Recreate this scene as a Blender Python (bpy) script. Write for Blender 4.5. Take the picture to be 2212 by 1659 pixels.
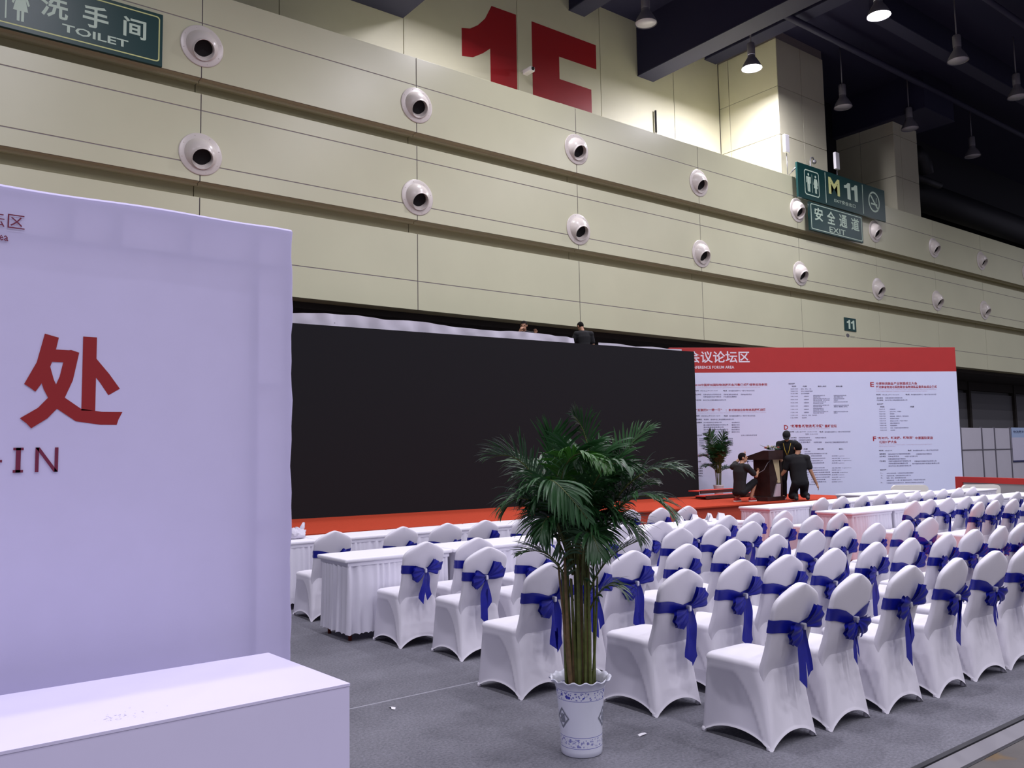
import bpy, bmesh, math, random
from math import sin, cos, pi, radians, sqrt, atan2
from mathutils import Vector, Matrix, Euler

S = bpy.context.scene
for o in list(bpy.data.objects):
    bpy.data.objects.remove(o)
COL = S.collection

# ---------------------------------------------------------------- camera
AL, PI_, RO = radians(52.5304), radians(4.8028), radians(-0.9872)
fw = Vector((cos(AL) * cos(PI_), sin(AL) * cos(PI_), sin(PI_)))
rt = Vector((sin(AL), -cos(AL), 0))
up = rt.cross(fw)
r2 = rt * cos(RO) + up * sin(RO)
u2 = -rt * sin(RO) + up * cos(RO)
cd = bpy.data.cameras.new('camera')
cd.sensor_width = 36.0
cd.sensor_fit = 'HORIZONTAL'
cd.lens = 36.0 * 1820.0 / 2212.0
cd.clip_end = 300
cam = bpy.data.objects.new('camera', cd)
COL.objects.link(cam)
M = Matrix((r2, u2, -fw)).transposed().to_4x4()
M.translation = Vector((0, 0, 1.7))
cam.matrix_world = M
S.camera = cam

# ---------------------------------------------------------------- world, exposure
W = bpy.data.worlds.new('world')
S.world = W
W.use_nodes = True
W.node_tree.nodes['Background'].inputs[0].default_value = (0.80, 0.78, 1.0, 1)
W.node_tree.nodes['Background'].inputs[1].default_value = 0.22
S.view_settings.view_transform = 'Standard'
S.view_settings.look = 'None'
S.view_settings.exposure = 0.0
S.view_settings.gamma = 1.0
S.view_settings.use_curve_mapping = False
S.cycles.use_denoising = True
S.cycles.max_bounces = 6
S.cycles.sample_clamp_indirect = 6.0

# ---------------------------------------------------------------- lamps of the hall and added ones
LAMP_W = 300.0
LAMP_COL = (1.0, 0.965, 1.08)
LIT_X = (-8.0, 3.0, 14.0, 25.0)
LAMP_Y = (18.0, 13.3, 8.6, 3.9, -0.8, -5.5, -10.2, -14.9)
LAMP_Z = 15.5
lamp_data = bpy.data.lights.new('high_bay_light', 'AREA')
lamp_data.shape = 'DISK'
lamp_data.size = 0.5
lamp_data.energy = LAMP_W
lamp_data.color = LAMP_COL
lamp_data.spread = radians(166)
lamp_wide = lamp_data.copy()
lamp_wide.name = 'high_bay_light_wide'
lamp_wide.spread = radians(180)
lamp_wide.energy = LAMP_W * 2.6
def lamp_light(x, y, parent=None, wide=False):
    o = bpy.data.objects.new('high_bay_light', lamp_wide if wide else lamp_data)
    COL.objects.link(o)
    o.location = (x, y, LAMP_Z - 0.03)
    if parent:
        o.parent = parent
        o.location = (0, 0, -0.03)
    return o
for lx, ly in ((36.0, 3.9), (36.0, -0.8), (36.0, -5.5), (47.0, 8.6), (47.0, 3.9), (47.0, -0.8)):  # unseen lamps, added to brighten the far end of the wall
    lamp_light(lx, ly)
for lx in LIT_X:
    for ly in LAMP_Y:
        if lx != 14.0 and ly > 13:
            continue
        lamp_light(lx + (0.25 if ly == 13.3 else (-0.7 if ly == 18.0 else 0)), ly)

# ---------------------------------------------------------------- helpers
def lin(c):
    return tuple(((v / 12.92) if v <= 0.04045 else ((v + 0.055) / 1.055) ** 2.4) for v in c)
def rgb(r, g, b):
    return lin((r / 255, g / 255, b / 255)) + (1,)
def mat(name, col, rough=0.6, metal=0.0, spec=0.5, noise=0.0, nscale=8.0, bump=0.0, bscale=60.0, emit=None, estr=0, sheen=0.0, trans=0.0):
    m = bpy.data.materials.new(name)
    m.use_nodes = True
    nt = m.node_tree
    b = nt.nodes['Principled BSDF']
    b.inputs['Base Color'].default_value = col
    b.inputs['Roughness'].default_value = rough
    b.inputs['Metallic'].default_value = metal
    b.inputs['Specular IOR Level'].default_value = spec
    if sheen:
        b.inputs['Sheen Weight'].default_value = sheen
    if emit:
        b.inputs['Emission Color'].default_value = emit
        b.inputs['Emission Strength'].default_value = estr
    tc = nt.nodes.new('ShaderNodeTexCoord')
    if noise:
        n = nt.nodes.new('ShaderNodeTexNoise')
        n.inputs['Scale'].default_value = nscale
        n.inputs['Detail'].default_value = 5
        nt.links.new(tc.outputs['Object'], n.inputs['Vector'])
        mx = nt.nodes.new('ShaderNodeMix')
        mx.data_type = 'RGBA'
        mx.inputs[6].default_value = tuple(max(0, c * (1 - noise)) for c in col[:3]) + (1,)
        mx.inputs[7].default_value = tuple(min(1, c * (1 + noise)) for c in col[:3]) + (1,)
        rmp = nt.nodes.new('ShaderNodeMapRange')
        rmp.inputs[1].default_value = 0.3
        rmp.inputs[2].default_value = 0.7
        nt.links.new(n.outputs['Fac'], rmp.inputs[0])
        nt.links.new(rmp.outputs[0], mx.inputs[0])
        nt.links.new(mx.outputs[2], b.inputs['Base Color'])
    if bump:
        n2 = nt.nodes.new('ShaderNodeTexNoise')
        n2.inputs['Scale'].default_value = bscale
        n2.inputs['Detail'].default_value = 4
        nt.links.new(tc.outputs['Object'], n2.inputs['Vector'])
        bp = nt.nodes.new('ShaderNodeBump')
        bp.inputs['Strength'].default_value = bump
        bp.inputs['Distance'].default_value = 0.02
        nt.links.new(n2.outputs['Fac'], bp.inputs['Height'])
        nt.links.new(bp.outputs[0], b.inputs['Normal'])
    if trans:
        out = nt.nodes['Material Output']
        tr = nt.nodes.new('ShaderNodeBsdfTranslucent')
        tr.inputs[0].default_value = col
        ms = nt.nodes.new('ShaderNodeMixShader')
        ms.inputs[0].default_value = trans
        nt.links.new(b.outputs[0], ms.inputs[1])
        nt.links.new(tr.outputs[0], ms.inputs[2])
        nt.links.new(ms.outputs[0], out.inputs[0])
    return m

class MB:
    """collects vertices and faces, builds one mesh object"""
    def __init__(s):
        s.v = []; s.f = []; s.sm = []; s.mi = []; s.cur = 0
    def add(s, v, f, smooth=False):
        n = len(s.v)
        s.v += [tuple(p) for p in v]
        s.f += [tuple(i + n for i in q) for q in f]
        s.sm += [smooth] * len(f)
        s.mi += [s.cur] * len(f)
        return s
    def box(s, x0, y0, z0, x1, y1, z1):
        v = [(x0, y0, z0), (x1, y0, z0), (x1, y1, z0), (x0, y1, z0), (x0, y0, z1), (x1, y0, z1), (x1, y1, z1), (x0, y1, z1)]
        return s.add(v, [(0, 3, 2, 1), (4, 5, 6, 7), (0, 1, 5, 4), (1, 2, 6, 5), (2, 3, 7, 6), (3, 0, 4, 7)])
    def bbox(s, x0, y0, z0, x1, y1, z1, b=0.01):
        """box with chamfered edges"""
        bm = bmesh.new()
        bmesh.ops.create_cube(bm, size=1)
        for v in bm.verts:
            v.co = Vector(((x0 + x1) / 2 + v.co.x * (x1 - x0), (y0 + y1) / 2 + v.co.y * (y1 - y0), (z0 + z1) / 2 + v.co.z * (z1 - z0)))
        bmesh.ops.bevel(bm, geom=bm.edges[:], offset=b, segments=2, affect='EDGES', profile=0.5)
        bm.verts.index_update()
        s.add([v.co[:] for v in bm.verts], [[v.index for v in f.verts] for f in bm.faces])
        bm.free()
        return s
    def grid(s, rows, closed=False, smooth=True, caps=(False, False)):
        """rows: list of equal length rings"""
        n = len(rows[0]); v = [p for r in rows for p in r]; f = []
        for i in range(len(rows) - 1):
            for j in range(n if closed else n - 1):
                k = (j + 1) % n
                f.append((i * n + j, i * n + k, (i + 1) * n + k, (i + 1) * n + j))
        if caps[0]:
            f.append(tuple(range(n))[::-1])
        if caps[1]:
            f.append(tuple((len(rows) - 1) * n + j for j in range(n)))
        return s.add(v, f, smooth)
    def lathe(s, prof, n=24, c=(0, 0, 0), smooth=True, caps=(False, False)):
        rows = [[(c[0] + r * cos(2 * pi * j / n), c[1] + r * sin(2 * pi * j / n), c[2] + z) for j in range(n)] for r, z in prof]
        return s.grid(rows, True, smooth, caps)
    def tube(s, pts, rad, n=8, smooth=True, cap=True, flat=None):
        """pts list of Vector, rad scalar or list; flat: (side Vector, factor)"""
        pts = [Vector(p) for p in pts]
        R = rad if isinstance(rad, (list, tuple)) else [rad] * len(pts)
        rows = []; a = None
        for i, p in enumerate(pts):
            t = (pts[min(i + 1, len(pts) - 1)] - pts[max(i - 1, 0)])
            if t.length < 1e-9:
                t = Vector((0, 0, 1))
            t.normalize()
            if flat:
                a = (flat[0] - t * flat[0].dot(t)).normalized()
            elif a is None:
                a = t.orthogonal().normalized()
            else:
                a = (a - t * a.dot(t)).normalized()
            b = t.cross(a)
            k = flat[1] if flat else 1.0
            rows.append([p + a * (R[i] * cos(2 * pi * j / n)) + b * (R[i] * k * sin(2 * pi * j / n)) for j in range(n)])
        return s.grid(rows, True, smooth, (cap, cap))
    def sphere(s, c, r, seg=16, rings=10):
        r = r if isinstance(r, (tuple, list)) else (r, r, r)
        rows = []
        for i in range(rings + 1):
            t = pi * i / rings
            rr = max(sin(t), 1e-4)
            rows.append([(c[0] + r[0] * rr * cos(2 * pi * j / seg), c[1] + r[1] * rr * sin(2 * pi * j / seg), c[2] - r[2] * cos(t)) for j in range(seg)])
        return s.grid(rows, True, True)
    def poly(s, pts):
        return s.add(pts, [tuple(range(len(pts)))])
    def prism(s, pts2, fn, d0, d1):
        """pts2: 2d outline; fn(a,b,d)->3d point"""
        n = len(pts2)
        v = [fn(a, b, d0) for a, b in pts2] + [fn(a, b, d1) for a, b in pts2]
        f = [tuple(range(n)), tuple(range(2 * n - 1, n - 1, -1))] + [(i, i + n, (i + 1) % n + n, (i + 1) % n) for i in range(n)]
        return s.add(v, f)
    def xform(s, fn):
        s.v = [tuple(fn(Vector(p))) for p in s.v]
        return s
    def mesh(s, name, mats):
        me = bpy.data.meshes.new(name)
        me.from_pydata(s.v, [], s.f)
        for m in (mats if isinstance(mats, (list, tuple)) else [mats]):
            me.materials.append(m)
        me.polygons.foreach_set('use_smooth', s.sm)
        me.polygons.foreach_set('material_index', s.mi)
        me.update()
        return me
    def build(s, name, mats, parent=None, fix=True):
        me = s.mesh(name, mats)
        if fix:
            bm = bmesh.new(); bm.from_mesh(me)
            bmesh.ops.recalc_face_normals(bm, faces=bm.faces[:])
            bm.to_mesh(me); bm.free()
        return link(name, me, parent)

def link(name, me, parent=None):
    o = bpy.data.objects.new(name, me)
    COL.objects.link(o)
    if parent:
        o.parent = parent
    return o
def tag(o, label, cat, group=None, kind=None):
    o['label'] = label
    o['category'] = cat
    if group: o['group'] = group
    if kind: o['kind'] = kind
    return o
def thing(name, label, cat, loc=(0, 0, 0), rz=0.0, group=None):
    o = bpy.data.objects.new(name, None)
    o.empty_display_size = 0.2
    COL.objects.link(o)
    o.location = loc
    o.rotation_euler = (0, 0, rz)
    return tag(o, label, cat, group)
def struct(o):
    o['kind'] = 'structure'
    return o
def sroot(name, loc=(0, 0, 0)):
    o = bpy.data.objects.new(name, None)
    COL.objects.link(o)
    o.location = loc
    o['kind'] = 'structure'
    return o
def dup(root, loc, rz, label, group=None):
    r = root.copy(); COL.objects.link(r)
    r.location = loc; r.rotation_euler = (0, 0, rz)
    r['label'] = label
    if group: r['group'] = group
    for ch in list(root.children):
        c = ch.copy(); COL.objects.link(c); c.parent = r
        for g in list(ch.children):
            d = g.copy(); COL.objects.link(d); d.parent = c
    return r

# ---------------------------------------------------------------- lettering (flat print, built-in font)
_txt = {}
def prepare_text(items):
    tmp = []
    for t, off in items:
        c = bpy.data.curves.new('t', 'FONT')
        c.body = t; c.size = 1; c.resolution_u = 2 if off >= 0.015 or len(t) < 12 else 1; c.offset = off
        o = bpy.data.objects.new('t', c); COL.objects.link(o)
        tmp.append((t, off, o, c))
    bpy.context.view_layer.update()
    dg = bpy.context.evaluated_depsgraph_get()
    for t, off, o, c in tmp:
        me = bpy.data.meshes.new_from_object(o.evaluated_get(dg))
        v = [(p.co.x, p.co.y) for p in me.vertices]
        f = [tuple(q.vertices) for q in me.polygons]
        _txt[(t, off)] = (v, f)
        bpy.data.meshes.remove(me)
    for t, off, o, c in tmp:
        bpy.data.objects.remove(o); bpy.data.curves.remove(c)
def text_into(mb, t, off, a0, a1, b0, b1, fn):
    """fit the text into the box a0..a1 x b0..b1 of a plane; fn(a,b)->3d point"""
    v, f = _txt[(t, off)]
    xs = [p[0] for p in v]; ys = [p[1] for p in v]
    x0, x1, y0, y1 = min(xs), max(xs), min(ys), max(ys)
    mb.add([fn(a0 + (x - x0) / (x1 - x0) * (a1 - a0), b0 + (y - y0) / (y1 - y0) * (b1 - b0)) for x, y in v], f)
BT=[
(-0.189,1.693,4.456,0.352,'会议论坛区','h'),
(-0.2,1.208,4.157,0.089,'CONFERENCE FORUM AREA','h'),
(-0.015,2.201,3.634,0.079,'2018中国郑州国际物流展览会开幕仪式暨领导巡场参观','r'),
(-0.018,1.978,3.552,0.03,'The 2018 China Zhengzhou International Logistics Exhibition Opening Ceremony and Leadership Visit','p'),
(-0.012,0.104,3.47,0.042,'时间','k'),
(0.137,0.676,3.467,0.042,'9月5日上午9:00-10:00','g'),
(0.841,0.963,3.463,0.043,'地点','k'),
(1.007,1.806,3.459,0.043,'郑州国际会展中心一楼大厅会议论坛区','g'),
(-0.016,0.172,3.361,0.042,'主办单位','k'),
(0.232,0.782,3.357,0.042,'河南省物流与采购联合会','g'),
(0.848,1.297,3.353,0.043,'河南省道路运输协会','g'),
(1.372,1.713,3.349,0.043,'河南省邮政学会','g'),
(0.229,0.779,3.289,0.042,'河南省国际货运代理协会','g'),
(0.845,1.243,3.285,0.043,'海名国际会展集团','g'),
(-0.016,0.171,3.196,0.042,'承办单位','k'),
(0.219,0.919,3.191,0.042,'郑州海名汇博会展策划有限公司','g'),
(0.002,0.786,2.906,0.08,'“互联网+一带一路”','r'),
(0.907,2.123,2.894,0.081,'：多式联运业的物流发展新战略','r'),
(-0.001,2.124,2.816,0.027,'Internet plus One Belt and One Road : New Strategy for Logistics Development of Multimodal Transport Industry','p'),
(-0.011,0.099,2.737,0.042,'时间','k'),
(0.142,0.724,2.732,0.042,'9月5日上午10:30-12:00','g'),
(0.834,0.955,2.727,0.042,'地点','k'),
(0.999,1.797,2.721,0.042,'郑州国际会展中心一楼大厅会议论坛区','g'),
(-0.014,0.167,2.631,0.042,'主办单位','k'),
(0.226,0.368,2.628,0.042,'物流网','g'),
(0.43,1.127,2.622,0.042,'郑州海名汇博会展策划有限公司','g'),
(-0.018,0.164,2.542,0.042,'主要嘉宾','k'),
(0.212,0.756,2.537,0.04,'苏州物流科技有限公司','g'),
(1.064,1.312,2.528,0.04,'总经理先生','g'),
(0.209,0.956,2.467,0.04,'嘉士国际物流运输股份有限公司','g'),
(1.061,1.309,2.459,0.04,'董事长先生','g'),
(0.207,0.81,2.399,0.04,'贵州国际物流有限公司','g'),
(1.059,1.306,2.39,0.04,'总经理先生','g'),
(0.204,0.95,2.33,0.04,'深圳市前海国际物流运输有限公司','g'),
(1.056,1.303,2.322,0.04,'副总经理先生','g'),
(0.202,0.903,2.261,0.04,'山西供应链国际物流股份公司','g'),
(1.053,1.3,2.253,0.04,'董事长先生','g'),
(-0.02,0.165,2.171,0.042,'会议议程','k'),
(1.329,1.823,2.15,0.038,'主持人国际物流专家','g'),
(-0.013,0.216,2.072,0.032,'一、主题演讲','g'),
(0.292,1.083,2.063,0.032,'物流国际大会供应链发展高峰主题演讲','g'),
(-0.015,0.214,2.021,0.032,'一、主题演讲','g'),
(0.291,1.081,2.013,0.032,'物流国际大会供应链发展高峰主题演讲','g'),
(-0.017,0.212,1.971,0.031,'一、主题演讲','g'),
(0.289,1.078,1.962,0.032,'物流国际大会供应链发展高峰主题演讲','g'),
(-0.019,0.21,1.92,0.031,'一、主题演讲','g'),
(0.287,1.076,1.911,0.032,'物流国际大会供应链发展高峰主题演讲','g'),
(-0.021,0.208,1.87,0.031,'一、主题演讲','g'),
(0.285,1.074,1.861,0.032,'物流国际大会供应链发展高峰主题演讲','g'),
(-0.031,0.602,1.59,0.075,'2018中国（郑州）','r'),
(-0.027,0.093,1.412,0.042,'时间','k'),
(1.485,1.74,1.394,0.042,'展厅会议','g'),
(-0.034,0.14,1.213,0.042,'主办单位','k'),
(-0.036,0.137,1.142,0.042,'承办单位','k'),
(-0.039,0.135,1.071,0.042,'协办单位','k'),
(-0.042,0.132,1,0.042,'支持媒体','k'),
(2.859,3.06,3.656,0.042,'会议议程','k'),
(2.965,3.09,3.576,0.042,'时间','k'),
(3.304,3.429,3.574,0.042,'内容','k'),
(3.77,4.038,3.57,0.042,'演讲人/单位','k'),
(4.34,4.544,3.566,0.043,'演讲主题','k'),
(2.922,3.144,3.499,0.032,'8:30-9:00','g'),
(3.243,3.561,3.496,0.035,'签到、参观、入场','g'),
(2.919,3.14,3.432,0.032,'9:00-9:10','g'),
(3.239,3.603,3.429,0.035,'主持人介绍到会领导嘉宾','g'),
(2.916,3.137,3.362,0.032,'9:10-9:40','g'),
(3.236,3.495,3.36,0.035,'主办方领导致辞','g'),
(2.912,3.133,3.28,0.032,'9:40-10:00','g'),
(3.321,3.477,3.277,0.037,'主题演讲','g'),
(3.617,3.976,3.296,0.032,'国际物流股份有限公司','g'),
(3.615,3.838,3.254,0.032,'副总经理 供应链','g'),
(4.255,4.651,3.291,0.032,'智慧物流供应链创新发展','g'),
(4.258,4.548,3.248,0.032,'新模式','g'),
(2.908,3.129,3.186,0.032,'10:00-10:20','g'),
(3.316,3.473,3.183,0.037,'主题演讲','g'),
(3.612,4.124,3.201,0.032,'国际物流股份有限公司','g'),
(3.61,4.122,3.158,0.032,'副总经理 供应链','g'),
(4.25,4.585,3.196,0.032,'智慧物流供应链创新发展','g'),
(4.253,4.385,3.154,0.032,'新模式','g'),
(2.903,3.124,3.092,0.032,'10:20-10:40','g'),
(3.312,3.468,3.088,0.037,'主题演讲','g'),
(3.608,4.001,3.107,0.032,'国际物流股份有限公司','g'),
(3.606,3.92,3.065,0.032,'副总经理 供应链','g'),
(4.245,4.685,3.101,0.032,'智慧物流供应链创新发展','g'),
(2.898,3.119,2.993,0.032,'10:40-11:00','g'),
(3.307,3.463,2.989,0.037,'主题演讲','g'),
(3.603,4.093,3.007,0.032,'国际物流股份有限公司','g'),
(3.601,3.875,2.966,0.032,'副总经理 供应链','g'),
(4.24,4.72,3,0.032,'智慧物流供应链创新发展','g'),
(4.243,4.678,2.958,0.032,'新模式','g'),
(2.894,3.115,2.896,0.032,'11:00-11:20','g'),
(3.302,3.459,2.892,0.037,'主题演讲','g'),
(3.598,3.912,2.911,0.032,'国际物流股份有限公司','g'),
(3.596,3.923,2.868,0.032,'副总经理 供应链','g'),
(2.89,3.11,2.805,0.032,'11:20-11:40','g'),
(3.298,3.454,2.801,0.037,'主题演讲','g'),
(3.593,4.057,2.818,0.032,'国际物流股份有限公司','g'),
(3.591,3.924,2.777,0.032,'副总经理 供应链','g'),
(4.23,4.683,2.811,0.032,'智慧物流供应链创新发展','g'),
(4.233,4.351,2.771,0.032,'新模式','g'),
(2.886,3.106,2.721,0.032,'11:40-11:50','g'),
(3.231,3.706,2.715,0.035,'互动交流、问答、合影留念','g'),
(2.882,3.103,2.647,0.032,'12:00','g'),
(3.228,3.376,2.643,0.035,'会议结束','g'),
(2.662,2.791,2.366,0.138,'D','r'),
(2.863,3.886,2.397,0.094,'“新零售·新物流·新冷链”','r'),
(3.93,4.305,2.387,0.094,'高峰论坛','r'),
(2.867,4.078,2.309,0.032,'New Retail · New Logistics · New Cold Chain   Summit Forum','p'),
(2.798,2.966,2.233,0.044,'时间','k'),
(3.005,3.681,2.227,0.044,'9月5日下午 13:30-17:00','g'),
(3.754,3.877,2.22,0.044,'地点','k'),
(3.916,4.73,2.213,0.045,'郑州国际会展中心一楼大厅会议论坛区','g'),
(3.313,3.704,2.158,0.044,'签到 13:00-13:30','g'),
(2.847,3.036,2.06,0.044,'主办单位','k'),
(3.101,3.451,2.055,0.044,'河南省物流学会','g'),
(3.607,3.96,2.048,0.044,'河南省冷链协会','g'),
(2.844,3.032,1.991,0.044,'协办单位','k'),
(3.097,3.5,1.986,0.044,'冷链物流专业委员会','g'),
(2.84,3.029,1.925,0.044,'承办单位','k'),
(3.094,3.457,1.92,0.044,'海名国际展览','g'),
(3.562,3.809,1.913,0.044,'中原物流网','g'),
(3.914,4.621,1.905,0.044,'郑州海名汇博会展策划有限公司','g'),
(2.835,3.037,1.807,0.044,'会议议程','k'),
(3.24,3.365,1.722,0.044,'内容','k'),
(3.664,3.859,1.715,0.044,'演讲主题','k'),
(4.335,4.479,1.704,0.044,'演讲人','k'),
(3.262,3.444,1.648,0.034,'主持人致辞','g'),
(3.259,3.962,1.579,0.034,'国际物流学会领导致辞主办方介绍','g'),
(3.23,3.386,1.518,0.034,'主题演讲','g'),
(3.458,3.789,1.513,0.034,'新零售与物流的发展','g'),
(4.102,4.495,1.501,0.032,'总经理 logistics','g'),
(3.227,3.382,1.449,0.034,'主题演讲','g'),
(3.455,3.897,1.443,0.034,'冷链物流信息系统的应用','g'),
(4.098,4.662,1.431,0.032,'总经理 logistics','g'),
(3.223,3.379,1.378,0.034,'主题演讲','g'),
(3.452,3.816,1.372,0.034,'仓储物流新技术','g'),
(4.095,4.71,1.359,0.032,'总经理 logistics','g'),
(3.22,3.376,1.312,0.034,'主题演讲','g'),
(3.448,3.856,1.306,0.034,'供应链金融创新发展','g'),
(4.091,4.484,1.294,0.032,'总经理 logistics','g'),
(3.213,3.369,1.17,0.034,'主题演讲','g'),
(3.441,3.862,1.163,0.034,'新冷链时代的发展','g'),
(4.084,4.699,1.149,0.032,'总经理 logistics','g'),
(3.21,3.365,1.104,0.034,'主题演讲','g'),
(3.438,3.963,1.096,0.034,'冷链物流标准化建设与应用','g'),
(4.08,4.381,1.086,0.032,'总经理 logistics','g'),
(3.207,3.362,1.035,0.034,'主题演讲','g'),
(3.435,4.025,1.027,0.034,'物流信息技术与智慧冷链发展','g'),
(4.077,4.574,1.015,0.032,'总经理 logistics','g'),
(3.203,3.359,0.967,0.034,'主题演讲','g'),
(3.431,4.039,0.958,0.034,'新零售时代的物流供应链','g'),
(4.073,4.465,0.947,0.032,'总经理 logistics','g'),
(3.2,3.355,0.896,0.034,'主题演讲','g'),
(3.428,4.004,0.887,0.034,'冷链运输与城市配送发展','g'),
(4.07,4.488,0.876,0.032,'总经理 logistics','g'),
(3.197,3.352,0.827,0.034,'主题演讲','g'),
(3.424,3.866,0.82,0.034,'中原冷链物流发展','g'),
(4.066,4.353,0.808,0.032,'总经理 logistics','g'),
(3.193,3.349,0.762,0.034,'主题演讲','g'),
(3.421,3.893,0.753,0.034,'冷链物流高峰对话','g'),
(4.063,4.402,0.741,0.032,'总经理 logistics','g'),
(3.216,3.552,0.683,0.032,'会议结束合影','g'),
(5.431,5.551,3.614,0.141,'E','r'),
(5.615,6.937,3.641,0.083,'中原物流装备产业联盟成立大会','r'),
(5.614,7.568,3.533,0.083,'暨河南省物流与采购联合会物流装备委员会成立仪式','r'),
(5.61,7.549,3.452,0.033,'The Founding Ceremony of the Central Plains Logistics Equipment Industry Alliance and the Establishment','p'),
(5.607,7.247,3.402,0.033,'of the Logistics Equipment Committee of Henan Logistics and Purchasing Federation','p'),
(5.606,5.742,3.308,0.045,'时间','k'),
(5.782,6.337,3.304,0.043,'9月6日上午 9:00-12:00','g'),
(6.539,6.674,3.305,0.045,'地点','k'),
(6.714,7.539,3.301,0.043,'郑州国际会展中心一楼大厅会议论坛区','g'),
(5.614,5.814,3.207,0.045,'主办单位','k'),
(5.881,6.439,3.205,0.043,'河南省物流与采购联合会','g'),
(5.61,5.818,3.139,0.045,'承办单位','k'),
(5.877,6.588,3.137,0.043,'郑州海名汇博会展策划有限公司','g'),
(5.612,5.812,3.026,0.045,'会议议程','k'),
(5.713,5.841,2.94,0.045,'时间','k'),
(6.673,6.799,2.935,0.045,'内容','k'),
(5.669,5.856,2.87,0.033,'9:00-9:10','g'),
(6.008,6.19,2.866,0.035,'领导嘉宾签到','g'),
(5.669,5.859,2.8,0.033,'9:00-9:15','g'),
(6.007,6.374,2.795,0.035,'主持人开场、介绍嘉宾','g'),
(5.669,5.861,2.73,0.033,'9:00-9:20','g'),
(6.006,6.147,2.727,0.035,'领导致辞','g'),
(5.669,5.864,2.661,0.033,'9:00-9:25','g'),
(6.004,6.607,2.654,0.035,'联盟揭牌、授牌仪式、委员会成立','g'),
(5.669,5.867,2.591,0.033,'9:00-9:30','g'),
(6.003,6.294,2.586,0.035,'物流装备主题演讲','g'),
(5.669,5.869,2.521,0.033,'9:00-9:35','g'),
(6.001,6.566,2.515,0.035,'装备企业交流、产品技术推介','g'),
(5.67,5.872,2.452,0.032,'9:00-9:40','g'),
(6,6.3,2.447,0.035,'装备发展高峰对话','g'),
(5.67,5.875,2.382,0.032,'9:00-9:45','g'),
(5.999,6.22,2.378,0.035,'物流装备需求','g'),
(5.67,5.877,2.312,0.032,'9:00-9:50','g'),
(5.997,6.586,2.306,0.035,'参观（中国郑州国际物流展览会）','g'),
(5.67,5.88,2.243,0.032,'9:00-9:55','g'),
(5.996,6.145,2.239,0.035,'会议结束','g'),
(5.425,5.526,1.991,0.134,'F','r'),
(5.567,6.715,2.006,0.085,'“新时代、新发展、新物流”','r'),
(6.774,7.343,1.995,0.085,'中原国际货运','r'),
(5.619,6.173,1.89,0.085,'项目对接大会','r'),
(5.614,7.295,1.801,0.03,'New Era New Development New Logistics : Central Plains International Freight Project','p'),
(5.611,6.125,1.755,0.03,'Matchmaking Conference','p'),
(5.599,5.732,1.637,0.045,'时间','k'),
(5.785,6.019,1.633,0.042,'9月6日下午','g'),
(6.51,6.631,1.627,0.045,'地点','k'),
(6.679,7.5,1.621,0.042,'郑州国际会展中心一楼大厅会议论坛区','g'),
(5.606,5.806,1.534,0.045,'指导单位','k'),
(5.877,6.592,1.525,0.042,'河南省商务厅电子商务和物流发展处','g'),
(6.772,7.277,1.512,0.042,'中国国际货运代理协会','g'),
(5.602,5.801,1.464,0.045,'主办单位','k'),
(5.873,6.227,1.458,0.042,'河南省贸促会','g'),
(6.406,6.816,1.449,0.042,'中国外运河南公司','g'),
(5.869,6.431,1.382,0.042,'河南省国际货运代理协会','g'),
(5.594,5.793,1.323,0.045,'承办单位','k'),
(5.878,6.593,1.313,0.042,'河南外运国际物流代理有限公司','g'),
(6.705,7.412,1.299,0.042,'河南省机场国际货运有限公司','g'),
(5.874,6.49,1.245,0.042,'河南省国际物流集团公司','g'),
(6.629,7.502,1.228,0.042,'郑州国际陆港开发建设有限公司','g'),
(5.87,6.592,1.172,0.042,'郑州海名汇博会展策划有限公司','g'),
(5.601,5.797,1.067,0.045,'会议日程','k'),
(5.614,5.685,0.969,0.032,'1、','g'),
(5.799,6.665,0.958,0.035,'主持人致欢迎辞、中原国际货运发展主题推介','g'),
(5.61,5.681,0.898,0.032,'2、','g'),
(5.795,6.561,0.887,0.035,'货运项目对接、河南省国际物流企业推介会','g'),
(5.606,5.677,0.828,0.032,'3、','g'),
(5.791,6.402,0.819,0.035,'物流、货代、跨境电商项目洽谈','g'),
(5.787,7.021,0.748,0.035,'专题发布会、“一带一路”国际货运班列、中欧班列项目发布','g'),
(5.598,5.669,0.688,0.032,'5、','g'),
(5.783,6.968,0.672,0.035,'中原国际货运项目签约仪式、国际货代与物流企业自由交流','g'),
]

# ================================================================ materials
m_panel = mat('wall_panel_enamel', rgb(213, 213, 180), rough=0.30, noise=0.03, nscale=0.6)
m_core = mat('panel_joint', rgb(142, 134, 134), rough=0.6)
m_groove = mat('groove_lining', rgb(205, 200, 158), rough=0.5)
m_nozzle = mat('nozzle_white', rgb(222, 214, 206), rough=0.28)
m_black = mat('black_void', rgb(12, 10, 12), rough=0.8)
m_dark = mat('dark_grey_panel', rgb(104, 104, 106), rough=0.7)
m_dark2 = mat('dark_recess', rgb(52, 46, 42), rough=0.8)
m_upper = mat('upper_wall_board', rgb(206, 202, 178), rough=0.55, noise=0.03, nscale=0.8)
m_ceil = mat('ceiling_dark_blue', rgb(32, 31, 62), rough=0.9)
m_beam = mat('beam_navy', rgb(46, 46, 72), rough=0.7)
m_red = mat('painted_red', rgb(150, 28, 34), rough=0.5)
m_green = mat('sign_green', rgb(14, 62, 60), rough=0.35)
m_signw = mat('sign_pale_letter', rgb(206, 228, 206), rough=0.45)
m_signy = mat('sign_yellow_letter', rgb(222, 228, 150), rough=0.45)
m_lampw = mat('lamp_shade_grey', rgb(120, 118, 128), rough=0.4)
m_lens_on = mat('lamp_lens_lit', rgb(255, 255, 255), emit=(1, 0.95, 1.0, 1), estr=40)
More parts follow.
